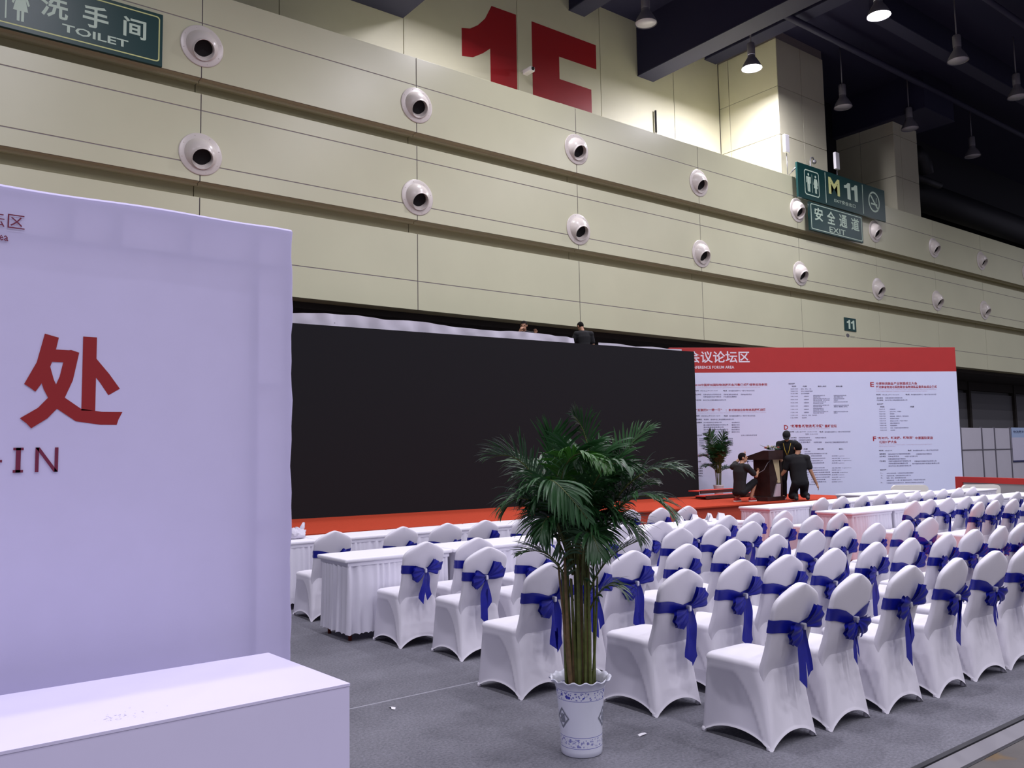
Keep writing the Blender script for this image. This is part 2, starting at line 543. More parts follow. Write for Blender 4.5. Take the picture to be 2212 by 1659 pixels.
m_lens_off = mat('lamp_lens_unlit', rgb(190, 188, 200), rough=0.35)
m_metal = mat('grey_metal', rgb(130, 130, 135), rough=0.4, metal=0.6)
m_white = mat('white_plastic', rgb(228, 226, 230), rough=0.4)
m_duct_shade_black = mat('duct_and_shade_black', rgb(24, 24, 34), rough=0.6)  # black of the ducts, also the painted darkness of the unlit bays

# ================================================================ floor
def carpet_mat():
    m = mat('grey_needle_carpet', rgb(118, 118, 130), rough=0.95, spec=0.1, bump=0.35, bscale=160)
    nt = m.node_tree; b = nt.nodes['Principled BSDF']
    tc = nt.nodes['Texture Coordinate']
    n1 = nt.nodes.new('ShaderNodeTexNoise'); n1.inputs['Scale'].default_value = 55; n1.inputs['Detail'].default_value = 6; n1.inputs['Roughness'].default_value = 0.75
    n2 = nt.nodes.new('ShaderNodeTexNoise'); n2.inputs['Scale'].default_value = 1.6; n2.inputs['Detail'].default_value = 4
    nt.links.new(tc.outputs['Object'], n1.inputs['Vector']); nt.links.new(tc.outputs['Object'], n2.inputs['Vector'])
    ad = nt.nodes.new('ShaderNodeMath'); ad.operation = 'MULTIPLY_ADD'; ad.inputs[1].default_value = 0.35
    nt.links.new(n2.outputs['Fac'], ad.inputs[0]); nt.links.new(n1.outputs['Fac'], ad.inputs[2])
    cr = nt.nodes.new('ShaderNodeValToRGB')
    cr.color_ramp.elements[0].position = 0.42; cr.color_ramp.elements[0].color = rgb(84, 84, 91)
    cr.color_ramp.elements[1].position = 0.92; cr.color_ramp.elements[1].color = rgb(140, 140, 149)
    nt.links.new(ad.outputs[0], cr.inputs[0]); nt.links.new(cr.outputs[0], b.inputs['Base Color'])
    return m
m_carpet = carpet_mat()
m_conc = mat('worn_concrete', rgb(84, 80, 78), rough=0.75, noise=0.30, nscale=2.2, bump=0.2, bscale=25)
def conc_stain(m):
    nt = m.node_tree; b = nt.nodes['Principled BSDF']; src = b.inputs['Base Color'].links[0].from_socket
    n = nt.nodes.new('ShaderNodeTexNoise'); n.inputs['Scale'].default_value = 3.5; n.inputs['Detail'].default_value = 8
    nt.links.new(nt.nodes['Texture Coordinate'].outputs['Object'], n.inputs['Vector'])
    r = nt.nodes.new('ShaderNodeMapRange'); r.inputs[1].default_value = 0.56; r.inputs[2].default_value = 0.68
    nt.links.new(n.outputs['Fac'], r.inputs[0])
    mx = nt.nodes.new('ShaderNodeMix'); mx.data_type = 'RGBA'; mx.inputs[7].default_value = rgb(104, 84, 56)
    nt.links.new(r.outputs[0], mx.inputs[0]); nt.links.new(src, mx.inputs[6]); nt.links.new(mx.outputs[2], b.inputs['Base Color'])
conc_stain(m_conc)
m_strip = mat('black_rubber_strip', rgb(38, 38, 44), rough=0.6)
m_strip2 = mat('grey_cover_strip', rgb(124, 122, 128), rough=0.5, metal=0.0)

floor = struct(MB().box(-20, -24, -0.3, 75, 46, -0.012).build('floor', m_conc))
CARPET_Y = 2.42
for (x0, y0, x1, y1) in ((-8, CARPET_Y, 26, 5.355), (-8, 5.365, 26, 8.85), (-8, 8.86, 26, 12.95)):
    MB().box(x0, y0, -0.0125, x1, y1, 0.0).build('carpet_width', m_carpet, floor)
m_seam = mat('carpet_seam_tape', rgb(150, 150, 160), rough=0.9)
for yy in (5.36, 8.855):
    MB().box(-8, yy - 0.009, -0.01, 26, yy + 0.009, 0.0008).build('carpet_seam', m_seam, floor)
MB().box(-8, CARPET_Y - 0.035, -0.012, 26, CARPET_Y - 0.002, 0.003).build('carpet_edge_strip', m_strip, floor)
MB().box(-8, CARPET_Y - 0.16, -0.012, 26, CARPET_Y - 0.04, -0.004).build('trench_cover', m_strip2, floor)
MB().box(-8, CARPET_Y - 0.175, -0.012, 26, CARPET_Y - 0.163, -0.0095).build('trench_cover_joint', m_strip, floor)
for yy in (1.72, 0.9, 0.0):
    MB().box(-8, yy, -0.0125, 26, yy + 0.012, -0.0105).build('concrete_joint', m_strip, floor)
m_redcarpet = mat('red_runner', rgb(196, 52, 40), rough=0.95, spec=0.1, noise=0.06, nscale=30)
MB().box(9.98, 2.46, 0.0, 12.0, 12.4, 0.004).build('red_runner', m_redcarpet, floor)

# ================================================================ main wall
WY = 18.0
JX = [-10.8, -5.4, 0.05, 5.47, 10.87, 16.34, 21.81, 27.41, 32.86, 37.83, 42.5, 47.6, 52.9, 58.2, 63.5]
BANDS = [  # (z bottom, z top, strip boundaries)
    (9.95, 11.92, (9.95, 11.18, 11.92)),
    (7.66, 9.59, (7.66, 8.03, 9.22, 9.59)),
    (5.36, 7.30, (5.36, 6.09, 7.30))]
wall = sroot('wall_back')
for zb, zt, st in BANDS:
    for i in range(len(JX) - 1):
        MB().box(JX[i] + 0.006, WY + 0.008, zb + 0.002, JX[i + 1] - 0.006, WY + 0.45, zt - 0.002).build('panel_backing', m_core, wall)
        for k in range(len(st) - 1):
            g = 0.011
            z0 = st[k] + (g if k else 0); z1 = st[k + 1] - (g if k < len(st) - 2 else 0)
            MB().bbox(JX[i] + g, WY, z0, JX[i + 1] - g, WY + 0.02, z1, 0.003).build('wall_panel', m_panel, wall)
        MB().box(JX[i] + 0.006, WY + 0.03, zb - 0.004, JX[i + 1] - 0.006, WY + 0.45, zb).build('soffit_panel', m_groove, wall)
for zb, zt in ((9.59, 9.95), (7.30, 7.66)):
    for i in range(len(JX) - 1):
        MB().box(JX[i] + 0.01, WY + 0.44, zb, JX[i + 1] - 0.01, WY + 0.5, zt).build('groove_panel', m_groove, wall)
        MB().box(JX[i] + 0.01, WY + 0.18, zt - 0.05, JX[i + 1] - 0.01, WY + 0.24, zt - 0.004).build('soffit_rib', m_groove, wall)
MB().box(JX[0], WY + 0.5, 5.36, JX[-1], WY + 0.9, 11.9).build('wall_core', m_dark2, wall)
MB().box(JX[0], WY + 0.02, 11.90, JX[-1], 21.4, 11.93).build('ledge_top', m_panel, wall)

low = sroot('wall_lower')
MB().box(JX[0], WY + 0.45, 5.2, JX[-1], 21.2, 5.36).build('lower_soffit', m_dark2, low)
MB().box(JX[0], 21.2, -0.01, JX[-1], 21.5, 5.36).build('lower_back_panel', m_dark, low)
for i, x in enumerate((31.0, 36.5, 42.0, 46.9, 52.5)):
    MB().box(x, 20.9, 0, x + 0.22, 21.2, 5.2).build('lower_post', m_dark2, low)
MB().box(44.8, 21.05, 0, 58, 21.2, 4.6).build('shutter_panel', mat('shutter_grey', rgb(122, 122, 126), rough=0.6), low)
MB().box(28, 20.95, 4.75, 60, 21.2, 5.2).build('lower_header', m_dark2, low)

# upper set-back wall, painted numerals, pillars
upw = sroot('wall_upper')
UY = 21.4
US = [-12, -7.1, -3.2, 0.7, 4.64, 8.57, 12.49, 16.88, 20.7, 24.64, 27.4]
for i in range(len(US) - 1):
    MB().bbox(US[i] + 0.012, UY, 11.93, US[i + 1] - 0.012, UY + 0.06, 18, 0.004).build('upper_panel', m_upper, upw)
MB().box(-12, UY + 0.05, 11.9, 64, UY + 0.3, 18).build('upper_backing', m_core, upw)
for i in range(8):
    MB().bbox(38.1 + i * 2.1 + 0.02, UY, 11.93, 40.2 + i * 2.1 - 0.02, UY + 0.05, 13.3, 0.004).build('upper_panel', m_upper, upw)
MB().box(30.6, UY - 0.02, 11.93, 36, UY + 0.05, 18).build('bay_shade_panel', m_duct_shade_black, upw)  # unlit bay: its darkness is put into the panel colour
MB().box(38.1, UY - 0.06, 13.3, 64, UY + 0.05, 18).build('bay_shade_panel', m_duct_shade_black, upw)  # unlit depth past the second pillar, painted black
fnU = lambda a, b, d: (a, UY - d, b)
one = [(14.62, 14.39), (14.62, 15.32), (14.95, 15.40), (15.25, 15.60), (15.55, 15.92), (15.82, 16.44), (16.84, 16.46), (16.84, 11.95), (15.75, 11.95), (15.74, 14.96), (15.45, 14.72), (15.05, 14.47)]
MB().prism(one, fnU, -0.01, 0.004).build('painted_numeral', m_red, upw)
E_ = [(17.51, 16.44), (20.5, 16.46), (20.5, 15.55), (18.72, 15.53), (18.72, 14.72), (20.22, 14.72), (20.22, 13.86), (18.72, 13.86), (18.72, 12.9), (20.5, 12.9), (20.5, 11.95), (17.51, 11.95)]
MB().prism(E_, fnU, -0.01, 0.004).build('painted_letter', m_red, upw)

ZS = [11.93, 13.8, 15.72, 17.64]
def pillar(x0, x1, y0, y1, split_y, split_x):
    p = sroot('pillar')
    MB().box(x0 + 0.03, y0 + 0.03, 11.93, x1 - 0.03, y1, 18).build('pillar_core', m_core, p)
    for k in range(3):
        z0, z1 = ZS[k] + 0.012, ZS[k + 1] - 0.012
        for a, b in ((y0, split_y), (split_y, y1)):
            MB().bbox(x0, a + 0.012, z0, x0 + 0.04, b - 0.012, z1, 0.004).build('pillar_panel', m_upper, p)
        for a, b in ((x0, split_x), (split_x, x1)):
            MB().bbox(a + 0.012, y0, z0, b - 0.012, y0 + 0.04, z1, 0.004).build('pillar_panel', m_upper, p)
        MB().bbox(x1 - 0.04, y0 + 0.012, z0, x1, y1 - 0.012, z1, 0.004).build('pillar_panel', m_upper, p)
    return p
pillar(27.42, 30.6, 18.6, 21.4, 20.9, 29.0)
pillar(36.0, 38.1, 18.6, 21.4, 20.2, 36.6)

# ceiling
struct(MB().box(-20, -24, 18.0, 75, 46, 18.3).build('ceiling', m_ceil))
struct(MB().box(-20, 45.7, -0.3, 75, 46, 18).build('wall_far', m_ceil))
def beam(label, x0, y0, z0, x1, y1, z1):
    t = thing('ceiling_beam', label, 'beam', ((x0 + x1) / 2, (y0 + y1) / 2, z0))
    hx, hy = (x1 - x0) / 2, (y1 - y0) / 2
    w = MB().box(-hx, -hy, 0.0, hx, hy, 0.04); w.build('bottom_flange', m_beam, t)
    MB().box(-hx + 0.01, -hy + 0.01, 0.04, hx - 0.01, hy - 0.01, z1 - z0).build('beam_web', m_ceil, t)
beam('broad dark beam above the end of the wall near the toilet sign', -12, 13.5, 14.96, 12.46, 21.38, 18)
beam('deep navy beam meeting the wall between the red letter and the pillar', 22.6, -4, 15.85, 23.46, 21.38, 18)
beam('short navy beam end just above the red letter', 19.2, 16.5, 17.35, 19.95, 21.38, 18)
beam('slim dark beam running over the top of the pale pillar', 26.55, 0, 17.6, 27.25, 21.38, 18)
beam('dark cross beam high over the far end of the hall', 28, 14.6, 17.0, 60, 15.1, 18)
beam('dark cross beam nearest the lit lamp over the seats', 23.5, 10.2, 17.0, 60, 10.7, 18)
beam('black box beam capping the darker second pillar', 35.7, 17.0, 16.3, 38.4, 21.38, 18)

def pipe(label, pts, r, m, name='ceiling_pipe', cat='pipe'):
    tag(MB().tube(pts, r, 12).build(name, m), label, cat)
pipe('thick black round air duct running above the wall top', [(39, 20.3, 14.3), (45.6, 20.3, 14.3), (64, 20.3, 14.3)], 0.75, m_duct_shade_black, 'air_duct', 'duct')
pipe('thin dark pipe under the ceiling beside the lit lamp', [(24.4, 21, 17.6), (24.4, 0, 17.6)], 0.09, m_beam)
pipe('dark pipe along the ceiling over the unlit lamps', [(24.5, 17.0, 17.3), (60, 17.0, 17.3)], 0.12, m_beam)
pipe('dark cable tray pipe farther from the wall', [(26, 12.2, 17.3), (60, 12.2, 17.3)], 0.10, m_beam)
t = thing('duct_elbow', 'black elbow duct with round mouth beside the second pillar', 'duct', (39.3, 18.9, 14.6))
MB().tube([(-0.8, 0, 0.9), (-0.4, 0, 0.75), (0, 0, 0.45), (0.1, 0, 0)], 0.35, 14).build('elbow', m_duct_shade_black, t)
MB().tube([(-0.8, 0, 0.9), (-0.8, 0, 3.4)], 0.03, 8).build('hanger', m_beam, t)
MB().tube([(-0.9, 0, -0.3), (1.4, 0, -0.3)], 0.16, 12).build('branch_pipe', m_duct_shade_black, t)

# ================================================================ lamps in view
def lamp(label, x, y, lit):
    t = thing('high_bay_lamp', label, 'lamp', (x, y, LAMP_Z), 0, 'high bay lamps')
    MB().lathe([(0.36, 0), (0.345, 0.05), (0.30, 0.16), (0.22, 0.30), (0.14, 0.42), (0.13, 0.50)], 24).build('bell_shade', m_lampw, t)
    MB().lathe([(0.001, 0.50), (0.13, 0.50), (0.14, 0.52), (0.14, 0.92), (0.12, 0.95), (0.001, 0.95)], 16).build('ballast_housing', m_lampw, t)
    MB().lathe([(0.001, 0.02), (0.34, 0.02), (0.34, 0.05), (0.001, 0.05)], 24).build('lamp_lens', m_lens_on if lit else m_lens_off, t)
    MB().tube([(0, 0, 0.95), (0, 0, 2.5)], 0.025, 8).build('hanging_rod', m_lampw, t)
    if lit: lamp_light(x, y, t, y > 15)
lamp('lit bell lamp hanging in front of the pale pillar', 25.0, 18.0, True)
lamp('lit bell lamp glowing alone against the dark ceiling', 25.25, 13.3, True)
lamp('unlit bell lamp hanging past the red letter beside the navy beam', 19.5, 18.0, False)
lamp('unlit bell lamp beside the lit one over the seats, in the farther row', 30.6, 13.3, False)
lamp('unlit bell lamp just past the pale pillar', 30.95, 18.0, False)
lamp('unlit bell lamp in front of the black capped second pillar', 35.5, 17.6, False)
lamp('unlit bell lamp at the edge of view under the dark ceiling', 35.8, 13.4, False)
lamp('faint unlit bell lamp farthest away over the air duct', 41.4, 17.6, False)

# ================================================================ air nozzles
nz = {}
def nozzle_meshes():
    f = MB()
    f.lathe([(0.28, 0.0), (0.455, 0.0), (0.462, 0.008), (0.46, 0.016), (0.44, 0.024), (0.28, 0.035)], 48)
    for a in range(8):
        f.lathe([(0.012, 0.024), (0.010, 0.032), (0.0005, 0.034)], 8, (0.405 * cos(a * pi / 4 + 0.3), 0.405 * sin(a * pi / 4 + 0.3), 0))
    f.xform(lambda p: Vector((p.x, -p.z, p.y)))
    nz['flange'] = f.mesh('flange', m_nozzle)
    # ball: revolve around aim axis, opening at the tip
    R = 0.365; prof = []
    for i in range(15):
        t = radians(38.75) + (radians(128) - radians(38.75)) * i / 14
        prof.append((R * sin(t), R * cos(t)))
    lip = [(0.206, 0.04), (0.208, 0.26), (0.211, 0.295), (0.217, 0.303), (0.223, 0.302), (0.2285, 0.285)]
    d = MB()
    d.lathe(lip + prof, 40)
    aim = radians(31)
    rot = Matrix.Rotation(aim, 3, 'X')
    def tr(p):
        q = Vector((p.x, -p.z, p.y))      # axis to -Y
        q = rot @ q
        return Vector((q.x, min(q.y + 0.085, -0.001), q.z))
    d.xform(tr); nz['ball'] = d.mesh('ball', m_nozzle)
    c = MB(); c.lathe([(0.0005, 0.165), (0.2065, 0.165)], 24); c.xform(tr); nz['throat'] = c.mesh('throat', m_black)
nozzle_meshes()
ordn = ['first', 'second', 'third', 'fourth', 'fifth', 'sixth', 'seventh', 'eighth', 'ninth', 'tenth', 'eleventh']
for row, z in (('upper', 10.655), ('lower', 8.245)):
    k = 0
    for x in JX[3:12]:
        t = thing('air_nozzle', 'round white air nozzle, %s along the %s row counting from the toilet sign' % (ordn[k], row), 'air vent', (x, WY - 0.001, z), 0, 'air nozzles on the wall')
        link('flange', nz['flange'], t); link('nozzle_ball', nz['ball'], t); link('throat', nz['throat'], t)
        k += 1

# ================================================================ signs
TX = [("洗", .02), ("手", .02), ("间", .02), ("TOILET", .02), ("安", .02), ("全", .02), ("通", .02), ("道", .02), ("EXIT", .0), ("EXIT安全出口", .01), ("M", .03), ("11", .045), ("处", .032), ("签", .032), ("到", .032), ("CHECK", .015), ("IN", .015), ("会议论坛", 0), ("区", 0), ("Conference Forum Area", 0.01), ("福", .012), ("郑州国际会展中心", 0.0), ("物流展览会", 0.01)]
BT_OFF = {'h': .016, 'r': .022, 'k': .02, 'g': 0.008, 'p': 0.0}
prepare_text(TX + [(b[4], BT_OFF[b[5]]) for b in BT])

def rrect(x0, y0, x1, y1, r, n=5):
    p = []
    for cx, cy, a in ((x1 - r, y1 - r, 0), (x0 + r, y1 - r, 90), (x0 + r, y0 + r, 180), (x1 - r, y0 + r, 270)):
        for i in range(n + 1):
            t = radians(a + 90 * i / n); p.append((cx + r * cos(t), cy + r * sin(t)))
    return p
def ring2(mb, outer, inner, fn, d):
    n = len(outer)
    mb.add([fn(a, b, d) for a, b in outer] + [fn(a, b, d) for a, b in inner], [(i, (i + 1) % n, (i + 1) % n + n, i + n) for i in range(n)])
def circ(cx, cy, r, n=20, ry=None):
    return [(cx + r * cos(2 * pi * i / n), cy + (ry or r) * sin(2 * pi * i / n)) for i in range(n)]
def fig_man(mb, cx, z0, h, w, fn, d):
    P = lambda pts: mb.poly([fn(cx + a * w, z0 + b * h, d) for a, b in pts])
    mb.poly([fn(a, b, d) for a, b in circ(cx, z0 + 0.92 * h, 0.075 * h, 16, 0.075 * h)])
    P([(-.5, .80), (.5, .80), (.5, .46), (.34, .46), (.34, .72), (.28, .72), (.28, 0), (.04, 0), (.04, .42), (-.04, .42), (-.04, 0), (-.28, 0), (-.28, .72), (-.34, .72), (-.34, .46), (-.5, .46)])
def fig_woman(mb, cx, z0, h, w, fn, d):
    P = lambda pts: mb.poly([fn(cx + a * w, z0 + b * h, d) for a, b in pts])
    mb.poly([fn(a, b, d) for a, b in circ(cx, z0 + 0.92 * h, 0.075 * h, 16, 0.075 * h)])
    P([(-.28, .80), (.28, .80), (.5, .48), (.40, .44), (.26, .62), (.42, .28), (.2, .28), (.2, 0), (.04, 0), (.04, .28), (-.04, .28), (-.04, 0), (-.2, 0), (-.2, .28), (-.42, .28), (-.26, .62), (-.40, .44), (-.5, .48)])
def block_one(mb, a0, a1, b0, b1, f):
    w, h = a1 - a0, b1 - b0
    mb.poly([f(a0 + w * x, b0 + h * z) for x, z in ((.48, 0), (1, 0), (1, 1), (.62, 1), (.48, .90), (.25, .82), (0, .79), (0, .62), (.48, .66))])
def sign(name, label, x0, x1, z0, z1, y, thick=0.08):
    t = thing(name, label, 'sign', ((x0 + x1) / 2, y, z0))
    cx = (x0 + x1) / 2
    MB().bbox(x0 - cx, 0, 0, x1 - cx, thick, z1 - z0, 0.006).build('sign_board', m_green, t)
    fn = lambda a, b, d: (a - cx, -0.002 - d, b - z0)
    return t, fn
# toilet sign
t, fn = sign('toilet_sign', 'green toilet sign with pale characters hung on the wall top', -0.6, 4.62, 9.9, 11.03, WY - 0.15)
b = MB(); ring2(b, rrect(-0.52, 9.985, 4.56, 10.965, .07), rrect(-0.495, 10.01, 4.535, 10.94, .05), fn, 0); b.build('sign_border', m_signy, t)
b = MB()
f2 = lambda a, bb: fn(a, bb, 0.001)
for ch, a0, a1, b0, b1 in (("洗", 2.36, 2.84, 10.33, 10.80), ("手", 3.10, 3.57, 10.34, 10.81), ("间", 3.85, 4.29, 10.36, 10.78)):
    b = MB(); text_into(b, ch, .02, a0, a1, b0, b1, f2); b.build('sign_character', m_signw, t)
b = MB(); text_into(b, "TOILET", .02, 2.74, 3.95, 10.11, 10.27, f2)
b.build('sign_lettering', m_signw, t)
b = MB(); fig_woman(b, 2.03, 10.09, 0.72, 0.30, fn, 0.001); b.build('woman_pictogram', m_signw, t)
b = MB(); fig_man(b, 1.52, 10.09, 0.72, 0.28, fn, 0.001); b.build('man_pictogram', m_signw, t)
b = MB()
b.add([fn(1.775, 10.08, 0.001), fn(1.80, 10.08, 0.001), fn(1.80, 10.8, 0.001), fn(1.775, 10.8, 0.001)], [(0, 1, 2, 3)])
b.build('divider', m_signw, t)
# M11 sign
t, fn = sign('gate_sign', 'long green gate sign M11 with pictograms above the wall top', 27.09, 33.25, 11.05, 12.38, WY - 0.3)
f2 = lambda a, bb: fn(a, bb, 0.001)
for a in (28.90, 31.54):
    b = MB(); b.add([fn(a - .02, 11.12, .001), fn(a + .02, 11.12, .001), fn(a + .02, 12.32, .001), fn(a - .02, 12.32, .001)], [(0, 1, 2, 3)]); b.build('divider', m_signw, t)
b = MB(); ring2(b, rrect(27.51, 11.22, 28.47, 12.2, .12), rrect(27.55, 11.26, 28.43, 12.16, .09), fn, .001); b.build('pictogram_frame', m_signw, t)
b = MB(); fig_man(b, 27.78, 11.36, 0.72, 0.30, fn, .001); b.build('man_pictogram', m_signw, t)
b = MB(); fig_woman(b, 28.24, 11.36, 0.70, 0.30, fn, .001); b.build('woman_pictogram', m_signw, t)
b = MB()
b.add([fn(28.0, 11.36, .001), fn(28.02, 11.36, .001), fn(28.02, 12.06, .001), fn(28.0, 12.06, .001)], [(0, 1, 2, 3)]); b.build('divider', m_signw, t)
b = MB()
n_ = 32
ring2(b, circ(32.39, 11.75, .43, n_), circ(32.39, 11.75, .36, n_), fn, .001)
c45 = 0.7071
b.poly([fn(32.39 - .28 - .03, 11.75 + .28 - .03, .001), fn(32.39 + .28 - .03, 11.75 - .28 - .03, .001), fn(32.39 + .28 + .03, 11.75 - .28 + .03, .001), fn(32.39 - .28 + .03, 11.75 + .28 + .03, .001)])
b.build('no_smoking_ring', m_signw, t)
b = MB(); b.poly([fn(32.14, 11.62, .0005), fn(32.5, 11.62, .0005), fn(32.5, 11.69, .0005), fn(32.14, 11.69, .0005)])
b.poly([fn(32.53, 11.62, .0005), fn(32.62, 11.62, .0005), fn(32.62, 11.69, .0005), fn(32.53, 11.69, .0005)])
b.poly([fn(32.52, 11.73, .0005), fn(32.55, 11.73, .0005), fn(32.60, 11.95, .0005), fn(32.56, 11.95, .0005)])
b.build('cigarette_symbol', m_signw, t)
b = MB(); text_into(b, "M", .03, 29.11, 29.88, 11.53, 12.19, f2); b.build('gate_letter', m_signy, t)
b = MB(); block_one(b, 30.2, 30.64, 11.53, 12.2, f2); block_one(b, 30.72, 31.16, 11.53, 12.2, f2); text_into(b, "EXIT安全出口", .01, 29.46, 30.96, 11.25, 11.4, f2); b.build('gate_number', m_signw, t)
for a in (-3.0, 3.0):
    MB().tube([(a, 0.05, 1.2), (a, 0.5, 0.9)], 0.025, 6).build('strut', m_metal, t)
# exit sign
t, fn = sign('exit_sign', 'smaller green exit sign hung below the gate sign', 27.76, 31.42, 9.9, 10.99, WY - 0.3)
f2 = lambda a, bb: fn(a, bb, 0.001)
b = MB(); ring2(b, rrect(27.83, 9.955, 31.36, 10.935, .07), rrect(27.87, 9.985, 31.32, 10.905, .05), fn, 0); b.build('sign_border', m_signw, t)
for ch, a0, a1 in (("安", 28.07, 28.62), ("全", 28.9, 29.46), ("通", 29.74, 30.29), ("道", 30.58, 31.16)):
    b = MB(); text_into(b, ch, .02, a0, a1, 10.32, 10.83, f2); b.build('sign_character', m_signw, t)
b = MB()
text_into(b, "EXIT", 0, 29.03, 30.14, 10.01, 10.22, f2)
b.build('sign_lettering', m_signw, t)
MB().bbox(-1.2, 0.08, 0.3, 1.2, 0.3, 0.7, 0.01).build('bracket', m_metal, t)
# number 11
t = thing('number_plate', 'small dark green number eleven plate low on the wall', 'sign', (30.63, WY - 0.03, 6.3))
MB().bbox(-0.42, 0, 0.02, 0.4, 0.028, 0.54, 0.004).build('plate', m_green, t)
b = MB(); block_one(b, -0.27, -0.03, 0.1, 0.46, lambda a, bb: (a, -0.002, bb)); block_one(b, 0.03, 0.27, 0.1, 0.46, lambda a, bb: (a, -0.002, bb)); b.build('number', m_signw, t)
b = MB(); text_into(b, "郑州国际会展中心", 0, -0.06, 0.36, -0.24, -0.16, lambda a, bb: (a, 0.026, bb)); b.poly([(x, 0.026, z) for x, z in circ(-0.2, -0.16, .12, 14, .08)]); b.build('caption_mark', m_dark, t)
MB().box(-0.4, 0.027, -0.3, 0.4, 0.0295, 0.0).build('caption_strip', m_panel, t)

# small fittings on the wall top
def antenna(label, x, y, zb, zt):
    t = thing('wireless_box', label, 'antenna', (x, y, zb))
    MB().tube([(0, 0, 0), (0, 0, zt - zb)], 0.018, 6).build('pole', m_metal, t)
    MB().bbox(-0.14, -0.06, zt - zb, 0.14, 0.06, zt - zb + 0.7, 0.02).build('box', m_white, t)
antenna('white wireless box on a pole at the lit pillar corner', 27.35, 18.3, 11.93, 12.95)
antenna('smaller white wireless box above the gate sign', 30.85, 18.35, 11.93, 13.0)
t = thing('security_camera', 'small white camera on the wall between the red numeral and letter', 'camera', (17.0, 21.38, 14.5))
MB().tube([(0, 0, 0), (0, -0.2, 0), (0, -0.3, -0.08)], 0.03, 8).build('bracket', m_white, t)
MB().bbox(-0.1, -0.62, -0.2, 0.1, -0.2, -0.04, 0.03).build('housing', m_white, t)
MB().sphere((0, -0.63, -0.12), 0.055).build('lens', m_black, t)
t = thing('conduit', 'thin dark conduit standing on the wall past the red letter', 'pipe', (23.47, 21.32, 11.95))
MB().tube([(0, 0, 0), (0, 0, 2.6)], 0.02, 6).build('tube', m_duct_shade_black, t)
MB().tube([(0, 0, 1.9), (0, 0, 2.75)], 0.045, 6).build('sleeve', m_duct_shade_black, t)
t = thing('gooseneck_fitting', 'small grey gooseneck fitting in front of the pale pillar', 'fitting', (28.9, 18.3, 11.93))
MB().tube([(0, 0, 0), (0, 0, 1.0), (0.06, 0, 1.15), (0.18, 0, 1.2), (0.26, 0, 1.1)], 0.025, 6).build('neck', m_metal, t)
MB().sphere((0.27, 0, 1.03), 0.09).build('head', m_metal, t)

# ================================================================ stage, led screen, cloth
m_stage = mat('stage_carpet_red', rgb(190, 72, 48), rough=0.95, spec=0.1, noise=0.07, nscale=25, bump=0.2, bscale=120)
m_stage_f = mat('stage_front_red', rgb(188, 80, 62), rough=0.9, spec=0.1)
m_led = mat('led_face_black', rgb(34, 35, 38), rough=0.85, spec=0.12)
m_cloth = mat('white_cloth', rgb(226, 222, 236), rough=0.8, trans=0.2)
st = thing('stage', 'low stage covered with orange red carpet below the black screen', 'stage', (0, 0, 0))
top = [(2, 12.93), (16.9, 12.02), (20.2, 11.52), (20.2, 15.0), (19, 15.2), (2, 16.75)]
MB().prism([(x, y) for x, y in top], lambda a, b, d: (a, b, d), 0.47, 0.5).build('stage_deck', m_stage, st)
ins = [(2.05, 13.0), (16.9, 12.09), (20.15, 11.6), (20.15, 14.95), (19, 15.15), (2.05, 16.7)]
MB().prism(ins, lambda a, b, d: (a, b, d), 0.0, 0.47).build('stage_skirt', m_stage_f, st)
stage_front = lambda x: 12.93 - (x - 2) / 19 * 1.13

SA = math.atan(-0.0808)
scr = thing('led_screen', 'huge switched off black video wall standing on the red stage', 'screen', (5.7, 16.146, 0.5), SA)
MB().box(0, 0, 0, 12.25, 0.02, 3.93).build('display_face', m_led, scr)
MB().box(0, 0.022, 0, 12.25, 0.11, 3.93).build('cabinet_back', m_black, scr)
MB().box(12.251, 0, 0, 12.262, 0.11, 3.93).build('side_trim', m_black, scr)

def hang(name, label, x0, x1, zt, zb, seed, amp):
    rnd = random.Random(seed)
    n = int((x1 - x0) * 16); m = 7
    t = thing(name, label, 'cloth', (5.7, 16.146 + 0.36, 0.5), SA)
    ph = [rnd.uniform(0, 6) for _ in range(6)]
    peaks = sorted(rnd.uniform(x0, x1) for _ in range(int((x1 - x0) * 0.7) + 1))
    rows = []
    for j in range(m + 1):
        v = j / m; row = []
        for i in range(n + 1):
            x = x0 + (x1 - x0) * i / n
            d = min(abs(x - p) for p in peaks)
            sag = 0.05 * min(1, d / 0.9) + 0.02 * sin(x * 1.3 + ph[0])
            zz = zt(x) - sag * (1 - v) - (zt(x) - zb) * v
            y = amp * (sin(x * 5 + 3.5 * v + ph[1]) * 0.5 + sin(x * 11 - 5 * v + ph[2]) * 0.35 + max(0, 1 - d / 0.25) * (1 - v * .6) * 2.2 + 0.5 * abs(((x * 2.3 + 1.4 * v + ph[3]) % 1.0) - 0.5))
            row.append((x, y, zz))
        rows.append(row)
    MB().grid(rows).build('cloth_sheet', m_cloth, t)
    MB().tube([(x0, 0.12, zt(x0) - 0.16), (x1, 0.12, zt(x1) - 0.16)], 0.025, 8).build('rail', m_metal, t)
    return t
zc = lambda x: 4.25 - 0.028 * max(0, x - 4.5)
hang('cloth_strip', 'long crumpled white cloth strip hung behind the screen top', 0.2, 8.55, zc, 3.6, 3, 0.05)
hang('cloth_strip', 'short smooth white cloth strip beyond the man on top', 9.25, 12.2, lambda x: zc(x) - 0.02, 3.6, 8, 0.012)
